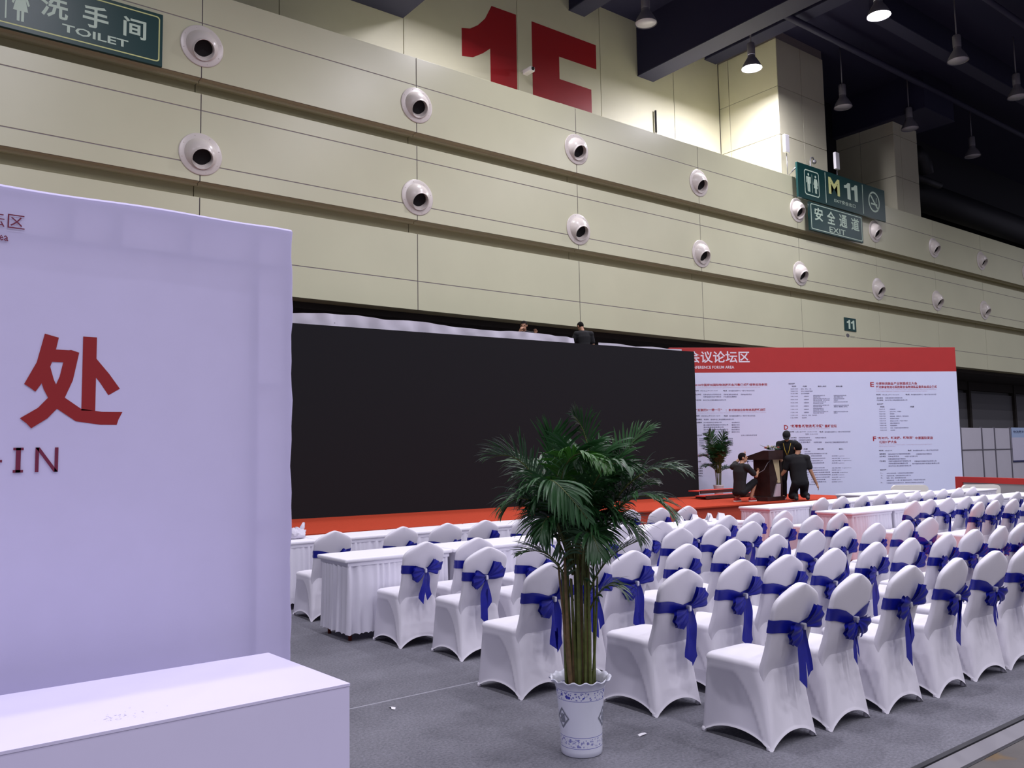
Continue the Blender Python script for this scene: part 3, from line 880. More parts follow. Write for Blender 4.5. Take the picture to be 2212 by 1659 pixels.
# scaffold carrying the two men
sc = thing('scaffold', 'metal scaffold platform behind the screen under the two men', 'scaffold', (12.3, 16.4, 0.5))
MB().box(-0.6, -0.25, 2.95, 3.6, 0.75, 3.0).build('platform', m_metal, sc)
for x in (-0.55, 1.5, 3.55):
    for y in (-0.2, 0.7):
        MB().tube([(x, y, -0.5 if y > 0.3 else -0.5), (x, y, 2.95)], 0.024, 8).build('leg', m_metal, sc)

# ================================================================ printed backdrop
m_print = mat('printed_board_white', rgb(222, 228, 255), rough=0.55, noise=0.012, nscale=1.2)
m_printred = mat('printed_red', rgb(184, 46, 44), rough=0.55, noise=0.03, nscale=4)
m_tr = mat('print_text_red', rgb(170, 44, 56), rough=0.6)
m_tk = mat('print_text_dark', rgb(70, 66, 92), rough=0.6)
m_tg = mat('print_text_grey', rgb(104, 102, 134), rough=0.6)
m_tp = mat('print_text_pink', rgb(196, 168, 190), rough=0.6)
m_th = mat('print_text_white', rgb(236, 230, 240), rough=0.6)
bd = thing('conference_backdrop', 'tall printed programme board with red header beside the screen', 'backdrop', (19.1542, 16.2074, 0), atan2(-0.50690767, 0.86200036))
U0, U1, ZT, ZR = -0.75, 8.24, 4.736, 3.997
MB().bbox(U0, 0, 0, U1, 0.12, ZR, 0.006).build('white_panel', m_print, bd)
MB().bbox(U0, 0, ZR, U1, 0.12, ZT, 0.006).build('red_header', m_printred, bd)
fnB = lambda a, b: (a, -0.003, b)
grp = {'h': MB(), 'r': MB(), 'k': MB(), 'g': MB(), 'p': MB()}
for u0, u1, z, h, s, k in BT:
    text_into(grp[k], s, BT_OFF[k], u0, u1, z - h / 2, z + h / 2, fnB)
for k, nm, mm in (('h', 'header_lettering', m_th), ('r', 'title_lettering', m_tr), ('k', 'heading_lettering', m_tk), ('g', 'body_lettering', m_tg), ('p', 'subtitle_lettering', m_tp)):
    o = grp[k].build(nm, mm, bd, fix=False)

# ================================================================ check-in banner and counter
m_banner = mat('banner_fabric', rgb(220, 214, 250), rough=0.8, noise=0.015, nscale=6, trans=0.24)
m_frame = mat('banner_frame_alu', rgb(120, 118, 128), rough=0.5)
m_bred = mat('banner_red_print', rgb(146, 24, 28), rough=0.7)
m_bpur = mat('banner_plum_print', rgb(112, 28, 62), rough=0.7)
BX = 1.885
bn = thing('checkin_banner', 'tall lavender white check-in banner with big red characters', 'banner', (0, 4.5, 0))
rnd = random.Random(4)
rows = []
NX, NZ = 90, 40
def bz(x):   # top edge, slightly uneven
    return 2.995 + 0.004 * sin(x * 7) - (0.0 if x < BX - 0.1 else (x - BX + 0.1) * 0.06)
for j in range(NZ + 1):
    v = j / NZ; row = []
    for i in range(NX + 1):
        x = -3.0 + (BX + 3.0) * i / NX
        ed = max(0, 1 - (BX - x) / 0.10)
        row.append((x + 0.004 * ed * sin(v * 31) + 0.003 * ed * sin(v * 77), 0.0015 * sin(x * 9 + v * 4) + 0.002 * sin(v * 14 + x * 2), 0.03 + (bz(x) - 0.03) * v))
    rows.append(row)
MB().grid(rows).build('fabric_front', m_banner, bn)
b = MB()
n = len(rows[0])
b.grid([[(p[0], p[1] + 0.0, p[2]) for p in rows[-1]], [(p[0], 0.012, p[2] + 0.012) for p in rows[-1]], [(p[0], 0.08, p[2] + 0.01) for p in rows[-1]], [(p[0], 0.085, p[2] - 0.05) for p in rows[-1]]])
e = [r[-1] for r in rows]
b.grid([[(p[0], p[1], p[2]) for p in e], [(p[0] + 0.008, 0.012, p[2]) for p in e], [(p[0] + 0.008, 0.085, p[2]) for p in e]])
b.build('fabric_hem', m_banner, bn)
def bar(x0, x1, z0, z1):
    MB().box(x0, 0.006, z0, x1, 0.045, z1).build('frame_bar', m_frame, bn)
bar(-3.0, BX - 0.02, 2.752, 2.785)
bar(-3.0, BX - 0.02, 2.95, 2.985)
bar(BX - 0.045, BX - 0.008, 0.03, 2.98)
bar(1.655, 1.70, 0.03, 2.98)
for x0, x1 in ((0.735, 0.775), (0.935, 0.995), (1.305, 1.335), (0.10, 0.14), (-0.5, -0.45), (-1.2, -1.15)):
    bar(x0, x1, 2.785, 2.95)
for z in (2.1, 1.35, 0.6):
    bar(1.70, BX - 0.045, z, z + 0.02)
bar(-3.0, BX, 0.03, 0.07)
fnN = lambda a, bb: (a, -0.0045, bb)
for ch, a0, a1 in (("处", 0.562, 1.005), ("到", -0.06, 0.385), ("签", -0.68, -0.23)):
    b = MB(); text_into(b, ch, .032, a0, a1, 1.862, 2.312, fnN); b.build('red_character', m_bred, bn)
b = MB()
def rect(x0, z0, x1, z1):
    b.poly([fnN(x0, z0), fnN(x1, z0), fnN(x1, z1), fnN(x0, z1)])
rect(0.551, 1.657, 0.571, 1.772); rect(0.540, 1.657, 0.582, 1.669); rect(0.540, 1.760, 0.582, 1.772)
b.poly([fnN(0.630, 1.657), fnN(0.645, 1.657), fnN(0.645, 1.772), fnN(0.630, 1.772)])
b.poly([fnN(0.711, 1.657), fnN(0.726, 1.657), fnN(0.726, 1.772), fnN(0.711, 1.772)])
b.poly([fnN(0.630, 1.772), fnN(0.648, 1.772), fnN(0.726, 1.657), fnN(0.708, 1.657)])
rect(0.455, 1.705, 0.497, 1.717)
text_into(b, "CHECK", .015, -0.13, 0.42, 1.655, 1.774, fnN)
b.build('latin_letters', m_bpur, bn)
b = MB()
text_into(b, "区", 0, 0.487, 0.557, 2.800, 2.866, fnN); text_into(b, "会议论坛", 0, 0.17, 0.475, 2.800, 2.866, fnN)
text_into(b, "Conference Forum Area", .01, 0.06, 0.492, 2.735, 2.775, fnN)
b.build('caption_lettering', m_bpur, bn)

m_counter = mat('counter_white_laminate', rgb(226, 220, 250), rough=0.42, noise=0.015, nscale=3)
ct = thing('reception_counter', 'plain white box counter in front of the lavender banner', 'counter', (0, 0, 0))
b = MB(); b.prism([(1.66, 3.33), (1.61, 4.11), (-3.2, 4.14), (-3.2, 3.32)], lambda a, bb, d: (a, bb, d), 0.005, 0.738); b.build('counter_body', m_counter, ct)
b = MB(); b.prism([(1.662, 3.328), (1.612, 4.112), (-3.2, 4.142), (-3.2, 3.318)], lambda a, bb, d: (a, bb, d), 0.739, 0.75); b.build('counter_top', m_counter, ct)
m_smudge = mat('grey_scuff', rgb(150, 140, 158), rough=0.8)
rnd = random.Random(21)
b = MB()
for i in range(46):
    a = rnd.uniform(0, 6.28); x = 0.80 + rnd.gauss(0, 0.05); y = 3.475 + rnd.gauss(0, 0.028); r = rnd.uniform(0.0008, 0.0035)
    b.poly([(x + r * rnd.uniform(.6, 2.0) * cos(k * 1.05 + a), y + r * rnd.uniform(.5, 1) * sin(k * 1.05 + a), 0.7503) for k in range(6)])
o = b.build('scuff_marks', m_smudge, ct); o['kind'] = 'stuff'

# ================================================================ tables
m_tcloth = mat('table_cloth_white', rgb(236, 234, 242), rough=0.75)
m_skirt = mat('table_skirt_white', rgb(230, 228, 240), rough=0.7, trans=0.12)
m_tleg = mat('table_leg_brown', rgb(112, 44, 34), rough=0.5)
TL, TW, TH = 1.2, 0.62, 0.76
def table_parts():
    hx, hy = TL / 2 - 0.006, TW / 2
    c = MB(); c.bbox(-hx, -hy, TH - 0.035, hx, hy, TH, 0.012)
    sk = MB()
    per = []
    rnd = random.Random(9)
    def side(p, q, L):
        n = int(L / 0.0125)
        for i in range(n):
            per.append((p[0] + (q[0] - p[0]) * i / n, p[1] + (q[1] - p[1]) * i / n, ((q[1] - p[1]) / L, -(q[0] - p[0]) / L)))
    hx -= 0.042; hy -= 0.022
    cs = [(-hx, -hy), (hx, -hy), (hx, hy), (-hx, hy)]
    for i in range(4):
        p, q = cs[i], cs[(i + 1) % 4]
        side(p, q, sqrt((p[0] - q[0]) ** 2 + (p[1] - q[1]) ** 2))
    N = len(per)
    ph = 0; phs = []
    for i in range(N):
        ph += 0.0125 * 2 * pi / (0.080 + 0.026 * sin(i * 0.13) + 0.014 * sin(i * 0.41)); phs.append(ph)
    amp = [0.015 * (0.6 + 0.4 * sin(i * 0.23 + 1)) for i in range(N)]
    rows = []
    for v, z, k in ((0, TH - 0.036, 0.2), (0.06, TH - 0.055, 0.25), (0.1, TH - 0.07, 0.7), (0.25, TH - 0.2, 0.9), (0.5, 0.40, 1.15), (0.75, 0.22, 1.4), (1, 0.065, 1.7)):
        row = []
        for i in range(N):
            x, y, (nx, ny) = per[i]
            o = amp[i] * k * sin(phs[i] + 0.4 * v * sin(i * 0.05)) + 0.012 * v
            zz = z + (0.010 * abs(sin(i * 0.0125 * pi / 0.05)) if v == 1 else 0)
            row.append((x + nx * o, y + ny * o, zz))
        rows.append(row)
    sk.grid(rows, True)
    band = MB()
    hx2, hy2 = hx + 0.003, hy + 0.003
    band.grid([[(sx * (hx2 + 0.004), sy * (hy2 + 0.004), z) for sx, sy in ((-1, -1), (1, -1), (1, 1), (-1, 1))] for z in (TH - 0.07, TH - 0.036)], True, False)
    leg = MB(); leg.tube([(0, 0, 0), (0, 0, 0.70)], 0.018, 8); 
    return c.mesh('tabletop', m_tcloth), sk.mesh('skirt', m_skirt), band.mesh('skirt_band', m_skirt), leg.mesh('leg', m_tleg)
tp = table_parts()
proto_t = None
def table(x, y, label, group):
    global proto_t
    if proto_t is None:
        t = thing('skirted_table', label, 'table', (x, y, 0), 0, group)
        link('tabletop', tp[0], t); link('skirt', tp[1], t); link('skirt_band', tp[2], t)
        for sx in (-1, 1):
            for sy in (-1, 1):
                l = link('leg', tp[3], t); l.location = (sx * 0.50, sy * 0.22, 0)
        proto_t = t
        return t
    return dup(proto_t, (x, y, 0), 0, label, group)
for i in range(5):
    table(3.55 + 0.6 + i * 1.2, 7.53, 'white skirted table, %s from banner end, row nearer the potted palm' % ordn[i], 'second row of tables')
for i in range(5):
    table(3.0 + 0.6 + i * 1.2, 9.5, 'white skirted table, %s from banner end, row along the stage' % ordn[i], 'stage side row of tables')
for i in range(6):
    table(11.58 + 0.6 + i * 1.2, 7.24, 'white skirted table across the aisle, %s from it in the nearer row' % ordn[i], 'nearer tables across the aisle')
for i in range(7):
    table(11.75 + 0.6 + i * 1.2, 8.80, 'white skirted table across the aisle, %s from it in the middle row' % ordn[i], 'middle tables across the aisle')
for i in range(2):
    table(16.2 + 0.6 + i * 1.2, 9.75, 'white skirted table, %s of the two in front of the white armchairs' % ordn[i], 'tables before the armchairs')

m_paper = mat('white_paper', rgb(240, 238, 244), rough=0.7)
for i, (x, y, a) in enumerate(((8.62, 7.62, .3), (8.95, 7.66, -.2), (9.08, 7.5, .5), (9.25, 7.66, .1), (9.38, 7.56, -.4), (9.47, 7.68, .6))):
    t = thing('folded_card', 'folded white paper name card, %s from the aisle end of the table' % ordn[5 - i], 'card', (x, y, TH), a, 'folded cards at the table end')
    for s in (-1, 1):
        MB().add([(-0.06, s * 0.035, 0.001), (0.06, s * 0.035, 0.001), (0.05, 0, 0.085), (-0.035, 0, 0.10)], [(0, 1, 2, 3)]).build('card_leaf', m_paper, t)
# crumpled bag on the stage side table
rnd = random.Random(5)
t = thing('plastic_bag', 'crumpled white plastic bag on the table edge beside the banner', 'bag', (4.05, 9.52, TH))
b = MB(); b.sphere((0, 0, 0.05), (0.13, 0.10, 0.055), 22, 12)
b.v = [(x * (1 + rnd.uniform(-.22, .22)), y * (1 + rnd.uniform(-.2, .2)), max(0.001, z * (1 + rnd.uniform(-.25, .35)))) for x, y, z in b.v]
b.build('bag_body', m_cloth, t)
for s in (-1, 1):
    b = MB(); b.tube([(s * .05, 0, .07), (s * .09, .01, .13), (s * .11, .02, .17), (s * .10, .03, .12)], [.02, .03, .018, .01], 7); b.build('bag_handle', m_cloth, t)

# ================================================================ chairs
m_cover = mat('spandex_cover_white', rgb(232, 229, 238), rough=0.62, noise=0.012, nscale=5)
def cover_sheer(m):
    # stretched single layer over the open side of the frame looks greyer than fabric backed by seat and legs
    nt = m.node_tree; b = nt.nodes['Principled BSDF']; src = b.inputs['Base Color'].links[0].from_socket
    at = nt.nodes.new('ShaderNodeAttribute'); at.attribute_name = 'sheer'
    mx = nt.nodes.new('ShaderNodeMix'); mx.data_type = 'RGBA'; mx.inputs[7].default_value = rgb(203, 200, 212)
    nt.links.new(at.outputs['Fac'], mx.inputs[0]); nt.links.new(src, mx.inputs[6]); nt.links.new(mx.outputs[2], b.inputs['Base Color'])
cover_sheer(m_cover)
m_sash = mat('satin_royal_blue', rgb(20, 28, 146), rough=0.34, noise=0.10, nscale=18)
m_buckle = mat('silver_buckle', rgb(215, 215, 225), rough=0.25, metal=0.6)

def back_hw(z):
    P = [(0.14, .15), (0.20, .165), (0.26, .176), (0.32, .184), (0.37, .190), (0.41, .194), (0.44, .196), (0.48, .196), (0.58, .194), (0.68, .203), (0.76, .212), (0.80, .213), (0.83, .206), (0.855, .182), (0.88, .140), (0.905, .088), (0.92, .048), (0.930, .014), (0.9325, .0006)]
    for (a, b), (c, d) in zip(P, P[1:]):
        if z <= c: return b + (d - b) * (z - a) / (c - a)
    return P[-1][1]
def back_y(z):
    return -0.176 - (z - 0.42) * 0.30
def back_th(z):
    return 0.030 - 0.008 * max(0, (z - 0.45) / 0.48)
def sup(t, e):
    c, s = cos(t), sin(t)
    return math.copysign(abs(c) ** (2 / e), c), math.copysign(abs(s) ** (2 / e), s)
def smin(a, b, k):
    h = max(0, min(1, 0.5 + 0.5 * (b - a) / k))
    return b * (1 - h) + a * h - k * h * (1 - h)
def back_ring(z, off=0.0, n=36, dip=None):
    hw, th, y = back_hw(z) + off, back_th(z) + off, back_y(z)
    mm = max(0, min(1, (0.54 - z) / 0.16)); mm = mm * mm * (3 - 2 * mm)
    q = min(1, z / 0.425)
    dy = 0
    if z < 0.56:                                # rear face runs smoothly into the flaring rear panel
        e0 = back_y(z) - back_th(z) - 0.012
        dy = smin(e0, -0.2485 + 0.034 * q - 0.002, 0.03) - e0 + 0.012 * mm
    th = min(th, hw * 1.2 + 0.004)
    r = []
    for j in range(n):
        cx, sy = sup(2 * pi * j / n, 5)
        curve = (-0.018 * (1 - mm) + 0.012 * sin(pi * q) * mm) * (1 - cx * cx) + dy          # back is slightly bowed
        zz = z + (dip(cx, sy) if dip else 0)
        yy = back_y(zz)
        r.append((cx * hw, yy + sy * th + curve, zz))
    return r
def cover_mesh():
    m = MB()
    K = 34
    def rect_ring(hx, yf, yr, rad, rrad=None):
        rad_f = rad
        """points on a rounded rectangle with (side, s)"""
        pts = []
        for side in range(4):   # 0 rear, 1 right, 2 front, 3 left
            for i in range(K):
                s = -1 + 2 * i / K
                s2 = math.copysign(1 - (1 - abs(s)) ** 1.25, s)
                if side == 0: p = (s2 * hx, yr)
                elif side == 1: p = (hx, yr + (yf - yr) * (s2 + 1) / 2)
                elif side == 2: p = (-s2 * hx, yf)
                else: p = (-hx, yf - (yf - yr) * (s2 + 1) / 2)
                rad = rrad if (rrad and p[1] < (yf + yr) / 2) else rad_f
                # round the corner
                dx = hx - abs(p[0]); cy = (yf + yr) / 2; hy = (yf - yr) / 2; dy = hy - abs(p[1] - cy)
                if dx < rad and dy < rad:
                    ax, ay = rad - dx, rad - dy; L = sqrt(ax * ax + ay * ay)
                    q = rad / max(L, 1e-6)
                    if L > rad:
                        p = (math.copysign(hx - rad + ax * q, p[0]), cy + math.copysign(hy - rad + ay * q, p[1] - cy))
                pts.append((p, side, s2))
        return pts
    rows = []
    sheer = {}
    NV = 30
    ztop = 0.425
    for j in range(NV + 1):
        t = j / NV
        hx = 0.222 + (0.205 - 0.222) * t ** 0.8
        yr = -0.248 + (-0.214 + 0.248) * t
        yf = 0.255 + (0.235 - 0.255) * t
        rad = 0.012 + 0.035 * t
        row = []
        for (x, y), side, s in rect_ring(hx, yf, yr, rad, 0.012 + 0.085 * t):
            arch = 0.082 if side in (0, 2) else 0.075
            z0 = arch * (1 - abs(s) ** 2.2)
            if abs(s) > 0.93: z0 = max(0.0, z0 - 0.004)
            z = z0 + (ztop - z0) * t
            con = 0.020 * sin(pi * min(1, t * 1.02)) * (1 - s * s) * (1 if side != 0 else 0.6)
            if t < 0.03: con += -0.004
            if side == 0: y += con
            elif side == 2: y -= con
            else:
                sg = 1 if side == 1 else -1
                x -= sg * con
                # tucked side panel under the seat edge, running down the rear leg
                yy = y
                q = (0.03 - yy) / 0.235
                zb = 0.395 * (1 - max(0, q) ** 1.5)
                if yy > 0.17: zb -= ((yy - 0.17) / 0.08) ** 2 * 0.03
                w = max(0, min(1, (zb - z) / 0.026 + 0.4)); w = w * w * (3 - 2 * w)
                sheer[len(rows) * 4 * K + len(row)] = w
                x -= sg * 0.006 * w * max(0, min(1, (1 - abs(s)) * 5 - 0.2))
            row.append((x, y, z))
        rows.append(row)
    # seat edge and cushion
    for hx, yf, yr, z, rad in ((0.209, .240, -.21, .438, .05), (0.209, .240, -.205, .452, .055), (0.204, .234, -.198, .464, .06), (0.192, .22, -.19, .472, .06), (0.15, .18, -.16, .480, .06), (0.09, .11, -.1, .486, .05), (0.03, .04, -.03, .489, .02)):
        rows.append([(x, y, z + 0.0) for (x, y), side, s in rect_ring(hx, yf, yr, rad, min(.095, hx * .9))])
    m.grid(rows, True, True, (False, True))
    # inside of the hem
    m.grid([rows[0], [(x * 0.985, y * 0.985, z + 0.012) for x, y, z in rows[0]]], True)
    # back slab
    zs = [0.14, 0.2, 0.24, 0.28, .32, .35, .38, .40, .42, .44, .46, .48, .5, .52, .55, .6, .65, .7, .74, .78, .80, .82, .835, .85, .865, .88, .895, .908, .918, .926, .931, .9325]
    rb = [back_ring(z) for z in zs]
    m.grid(rb, True, True, (True, True))
    # foot pads
    for sx in (-1, 1):
        for y in (-0.222, 0.245):
            m.lathe([(0.012, 0.0), (0.016, 0.003), (0.016, 0.02), (0.01, 0.03)], 8, (sx * 0.211, y, 0), True, (True, False))
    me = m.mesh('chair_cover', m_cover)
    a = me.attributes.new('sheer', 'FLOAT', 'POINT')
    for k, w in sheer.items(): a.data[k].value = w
    return me
def sash_mesh(dl, dr, z0=0.695, h=0.038, knx=0.0):
    def dip(cx, sy):
        if sy > 0: return 0
        k = (1 - min(1, abs(cx - knx) / 0.95)) ** 1.2
        return -(dl if cx < knx else dr) * k
    m = MB(); rows = []
    for k in range(5):
        z = z0 - h + 2 * h * k / 4
        def dp(cx, sy, z=z):
            pinch = 1 - 0.5 * max(0, 1 - abs(cx - knx) / 0.45) * (1 if sy < 0 else 0)
            return (z0 - z) * (1 - pinch) + dip(cx, sy)
        rows.append(back_ring(z, 0.005 + 0.0015 * (k % 2), 48, dp))
    m.grid(rows, True)
    return m.mesh('sash', m_sash)
def loop_into(m, c, ang, L, spread, sgn, rnd):
    """pleated fan lying in the plane of the chair back, c = knot centre"""
    na, nr = 24, 7
    L *= 1.14
    for layer in (0, 1):
        rows = []
        for i in range(nr + 1):
            r = i / nr; row = []
            for j in range(na + 1):
                a = ang + spread * (j / na - 0.5)
                rad = L * r * (0.97 + 0.025 * cos(j / na * 2 * pi * 3) - 0.12 * (2 * j / na - 1) ** 2)
                pl = 0.0055 * r * sin(j / na * 2 * pi * 3)
                bul = 0.026 * sin(pi * min(1, r * 0.95)) ** 0.8 + 0.030 * r
                y = -(0.012 + (bul if layer == 0 else 0.35 * bul)) - pl
                x = c[0] + sgn * rad * cos(a); z = c[2] + rad * sin(a)
                row.append((x, c[1] + y - 0.30 * (z - c[2]), z))
            rows.append(row)
        m.grid(rows)
def tail_mesh(c, x1, L, w, twist, cut, seed):
    rnd = random.Random(seed)
    m = MB(); rows = []
    n = 12
    for i in range(n + 1):
        v = i / n
        cxp = c[0] + x1 * v + 0.008 * sin(v * 5 + seed)
        ww = w * (0.35 + 0.65 * min(1, v * 3.2))
        zz = c[2] - L * v
        row = []
        for j in range(5):
            q = j / 4 - 0.5
            zc_ = zz - (cut * (q + 0.5) * v if cut > 0 else -cut * (0.5 - q) * v)
            zs = max(zc_, 0.28)
            yb = min(back_y(max(zs, 0.45)) - back_th(zs) - 0.018, c[1])
            hang = c[1] + 0.05 * (1 - v) * 0 
            y = c[1] - 0.010 - 0.012 * sin(v * 3.0 + seed) + twist * q * w - 0.004 * sin(j * 2.2 + seed) + 0.03 * v
            row.append((cxp + q * ww * cos(twist * v * 0.8), min(y, yb + 0.0), zc_))
        rows.append(row)
    m.grid(rows)
    return m.mesh('tail', m_sash)
VARS = []
cov = cover_mesh()
spec = [  # knot x, dip left, dip right, loop angles (left,right), lengths, tails ((x,L,w,twist,cut)*2)
    (0.000, .025, .020, (-14, 18), (.13, .125), ((-.035, .24, .055, .3, .06), (.05, .22, .05, -.3, -.05))),
    (0.030, .030, .010, (-22, 30), (.13, .14), ((-.02, .30, .075, .2, .06), (.055, .26, .05, -.8, -.04))),
    (0.020, .045, .035, (-30, 12), (.135, .115), ((-.005, .29, .07, .1, .05), (.02, .25, .03, 1.0, .03))),
    (-0.010, .020, .020, (-5, 35), (.135, .145), ((-.03, .33, .072, .25, .07), (.03, .21, .045, -.4, -.05))),
    (0.045, .040, .015, (-35, 40), (.14, .145), ((.0, .31, .078, .2, .05), (.06, .32, .055, -.5, -.06))),
    (0.010, .055, .045, (-40, -30), (.125, .125), ((-.02, .23, .05, .9, .05), (.015, .20, .03, 1.1, .04))),
]
for i, (kx, dl, dr, la, ll, tails) in enumerate(spec):
    rnd = random.Random(i)
    sm = sash_mesh(dl, dr, knx=kx / 0.2)
    kz = 0.695 - (dl + dr) / 2
    c = (kx, back_y(kz) - back_th(kz) - 0.018, kz)
    lm = []
    for s, a, L in ((-1, la[0], ll[0]), (1, la[1], ll[1])):
        b = MB(); loop_into(b, c, radians(a), L, radians(78), s, rnd); lm.append(b.mesh('bow_loop', m_sash))
    b = MB(); b.bbox(c[0] - 0.012, c[1] - 0.040, c[2] - 0.02, c[0] + 0.012, c[1] - 0.004, c[2] + 0.02, 0.007)
    bk = b.mesh('buckle', m_buckle)
    tm = [tail_mesh((c[0], c[1] - 0.012, c[2]), x, L, w, tw, cut, i * 3 + q) for q, (x, L, w, tw, cut) in enumerate(tails)]
    VARS.append((sm, lm, bk, tm))
protos = []
def make_chair(v, loc, rz, label, group):
    sm, lm, bk, tm = VARS[v]
    t = thing('banquet_chair', label, 'chair', loc, rz, group)
    link('chair_cover', cov, t)
    s = link('sash', sm, t)
    for q in lm: link('bow_loop', q, s)
    link('buckle', bk, s)
    for q in tm: link('bow_tail', q, s)
    return t
crnd = random.Random(77)
def chair(x, y, label, group, v):
    rz = crnd.gauss(0, 0.035)
    loc = (x, y + 0.35, 0)
    for k, p in protos:
        if k == v:
            return dup(p, loc, rz, label, group)
    p = make_chair(v, loc, rz, label, group)
    protos.append((v, p))
B1DY = -0.10
ROWS = [
    ('r0', 'along the stage tables', [(3.98, 8.30), (4.74, 8.2), (5.36, 8.22), (5.90, 8.25), (6.55, 8.27), (7.08, 8.2), (7.70, 8.18), (8.28, 8.17), (8.82, 8.13), (9.36, 8.1)]),
    ('b1', 'behind the second tables', [(4.05, 6.69), (4.59, 6.66), (5.38, 6.69), (5.97, 6.68), (6.55, 6.67), (7.13, 6.67), (7.77, 6.69), (8.28, 6.65), (8.82, 6.65), (9.34, 6.6)]),
    ('b2', 'in the third row', [(4.21, 5.83), (4.80, 5.88), (5.40, 5.85), (6.01, 5.82), (6.65, 5.85), (7.18, 5.79), (7.72, 5.78), (8.32, 5.8), (8.92, 5.79), (9.39, 5.76)]),
    ('b3', 'in the fourth row', [(3.89, 4.66), (4.38, 4.72), (4.87, 4.77), (5.51, 4.79), (6.09, 4.77), (6.68, 4.74), (7.25, 4.71), (7.80, 4.71), (8.35, 4.70), (8.90, 4.68), (9.40, 4.66)]),
    ('b4', 'in the last row but one', [(4.32, 3.78), (4.98, 3.83), (5.46, 3.77), (6.04, 3.76), (6.65, 3.76), (7.16, 3.73), (7.73, 3.69), (8.3, 3.70), (8.77, 3.67), (9.25, 3.67)]),
    ('b5', 'in the last row by concrete', [(4.35, 2.93), (4.91, 2.91), (5.5, 2.87), (6.07, 2.84), (6.70, 2.84), (7.21, 2.83), (7.8, 2.83)])]
VSEQ = {'b5': [1, 5, 3, 2, 5, 1, 0], 'b4': [4, 4, 4, 2, 3, 4, 3, 1, 0, 3], 'b1': [0, 3, 1, 0, 2, 0, 2, 3, 1, 2]}
for key, desc, pts in ROWS:
    for i, (x, y) in enumerate(pts):
        if key == 'b1': y += B1DY
        v = VSEQ.get(key, None)
        v = v[i] if v else (crnd.randrange(6))
        chair(x, y, 'white chair with blue bow %s, %s from the banner end' % (desc, ordn[i]), 'chairs ' + desc, v)
ROWR = [
    ('at middle tables across the aisle', [(12.24, 7.80), (12.74, 7.75), (13.34, 7.74), (13.92, 7.74), (14.42, 7.66), (14.92, 7.64), (15.42, 7.64), (15.92, 7.64), (16.55, 7.64), (17.06, 7.62)]),
    ('at nearer tables across the aisle', [(12.21, 6.28), (12.75, 6.31), (13.27, 6.28), (13.76, 6.23), (14.3, 6.23), (14.8, 6.20), (15.51, 6.21), (16.1, 6.2)]),
    ('in back row across the aisle', [(12.42, 5.47), (12.92, 5.47), (13.40, 5.41), (13.95, 5.4)])]
for desc, pts in ROWR:
    for i, (x, y) in enumerate(pts):
        chair(x, y, 'white chair with blue bow %s, %s from aisle' % (desc, ordn[i]), 'chairs ' + desc, crnd.randrange(6))

# ================================================================ palms
m_leaf = mat('palm_leaf', rgb(38, 78, 40), rough=0.42, noise=0.25, nscale=9, trans=0.12)
m_leaf2 = mat('palm_leaf_fresh', rgb(50, 100, 32), rough=0.4, noise=0.2, nscale=9, trans=0.2)
m_stem = mat('palm_stem', rgb(84, 92, 40), rough=0.5, noise=0.25, nscale=30)
m_stem_b = mat('palm_sheath_brown', rgb(104, 84, 54), rough=0.7, noise=0.25, nscale=30)
def porcelain():
    m = mat('blue_white_porcelain', rgb(226, 228, 240), rough=0.22)
    nt = m.node_tree; b = nt.nodes['Principled BSDF']; tc = nt.nodes['Texture Coordinate']
    sx = nt.nodes.new('ShaderNodeSeparateXYZ'); nt.links.new(tc.outputs['Object'], sx.inputs[0])
    def mth(op, a, bb=None, c=None):
        n = nt.nodes.new('ShaderNodeMath'); n.operation = op
        for i, q in enumerate((a, bb, c)):
            if q is None: continue
            if isinstance(q, (int, float)): n.inputs[i].default_value = q
            else: nt.links.new(q, n.inputs[i])
        return n.outputs[0]
    z = sx.outputs[2]
    ang = mth('ARCTAN2', sx.outputs[1], sx.outputs[0])
    cb = nt.nodes.new('ShaderNodeCombineXYZ'); nt.links.new(mth('MULTIPLY', ang, 0.16), cb.inputs[0]); nt.links.new(z, cb.inputs[1])
    vo = nt.nodes.new('ShaderNodeTexVoronoi'); vo.inputs['Scale'].default_value = 70; nt.links.new(cb.outputs[0], vo.inputs['Vector'])
    v2 = nt.nodes.new('ShaderNodeTexVoronoi'); v2.inputs['Scale'].default_value = 26; nt.links.new(cb.outputs[0], v2.inputs['Vector'])
    no = nt.nodes.new('ShaderNodeTexNoise'); no.inputs['Scale'].default_value = 120; nt.links.new(cb.outputs[0], no.inputs['Vector'])
    p1 = mth('LESS_THAN', mth('ADD', vo.outputs['Distance'], mth('MULTIPLY', no.outputs['Fac'], 0.25)), 0.50)
    p2 = mth('LESS_THAN', v2.outputs['Distance'], 0.28)
    pat = mth('MAXIMUM', mth('MULTIPLY', p1, 0.75), p2)
    def inside(a, c): return mth('MULTIPLY', mth('GREATER_THAN', z, a), mth('LESS_THAN', z, c))
    band = mth('MULTIPLY', inside(0.318, 0.363), pat)
    band2 = mth('MULTIPLY', mth('MULTIPLY', inside(0.058, 0.104), pat), 0.7)
    ln = mth('ADD', mth('ADD', inside(0.312, 0.3145), inside(0.368, 0.3705)), mth('ADD', inside(0.050, 0.0525), inside(0.110, 0.1125)))
    tot = mth('MINIMUM', mth('ADD', mth('ADD', band, band2), ln), 1.0)
    mx = nt.nodes.new('ShaderNodeMix'); mx.data_type = 'RGBA'
    mx.inputs[6].default_value = rgb(222, 224, 238); mx.inputs[7].default_value = rgb(52, 56, 168)
    nt.links.new(tot, mx.inputs[0]); nt.links.new(mx.outputs[2], b.inputs['Base Color'])
    return m
m_pot = porcelain()
m_motif = mat('grey_motif_print', rgb(120, 124, 136), rough=0.4)
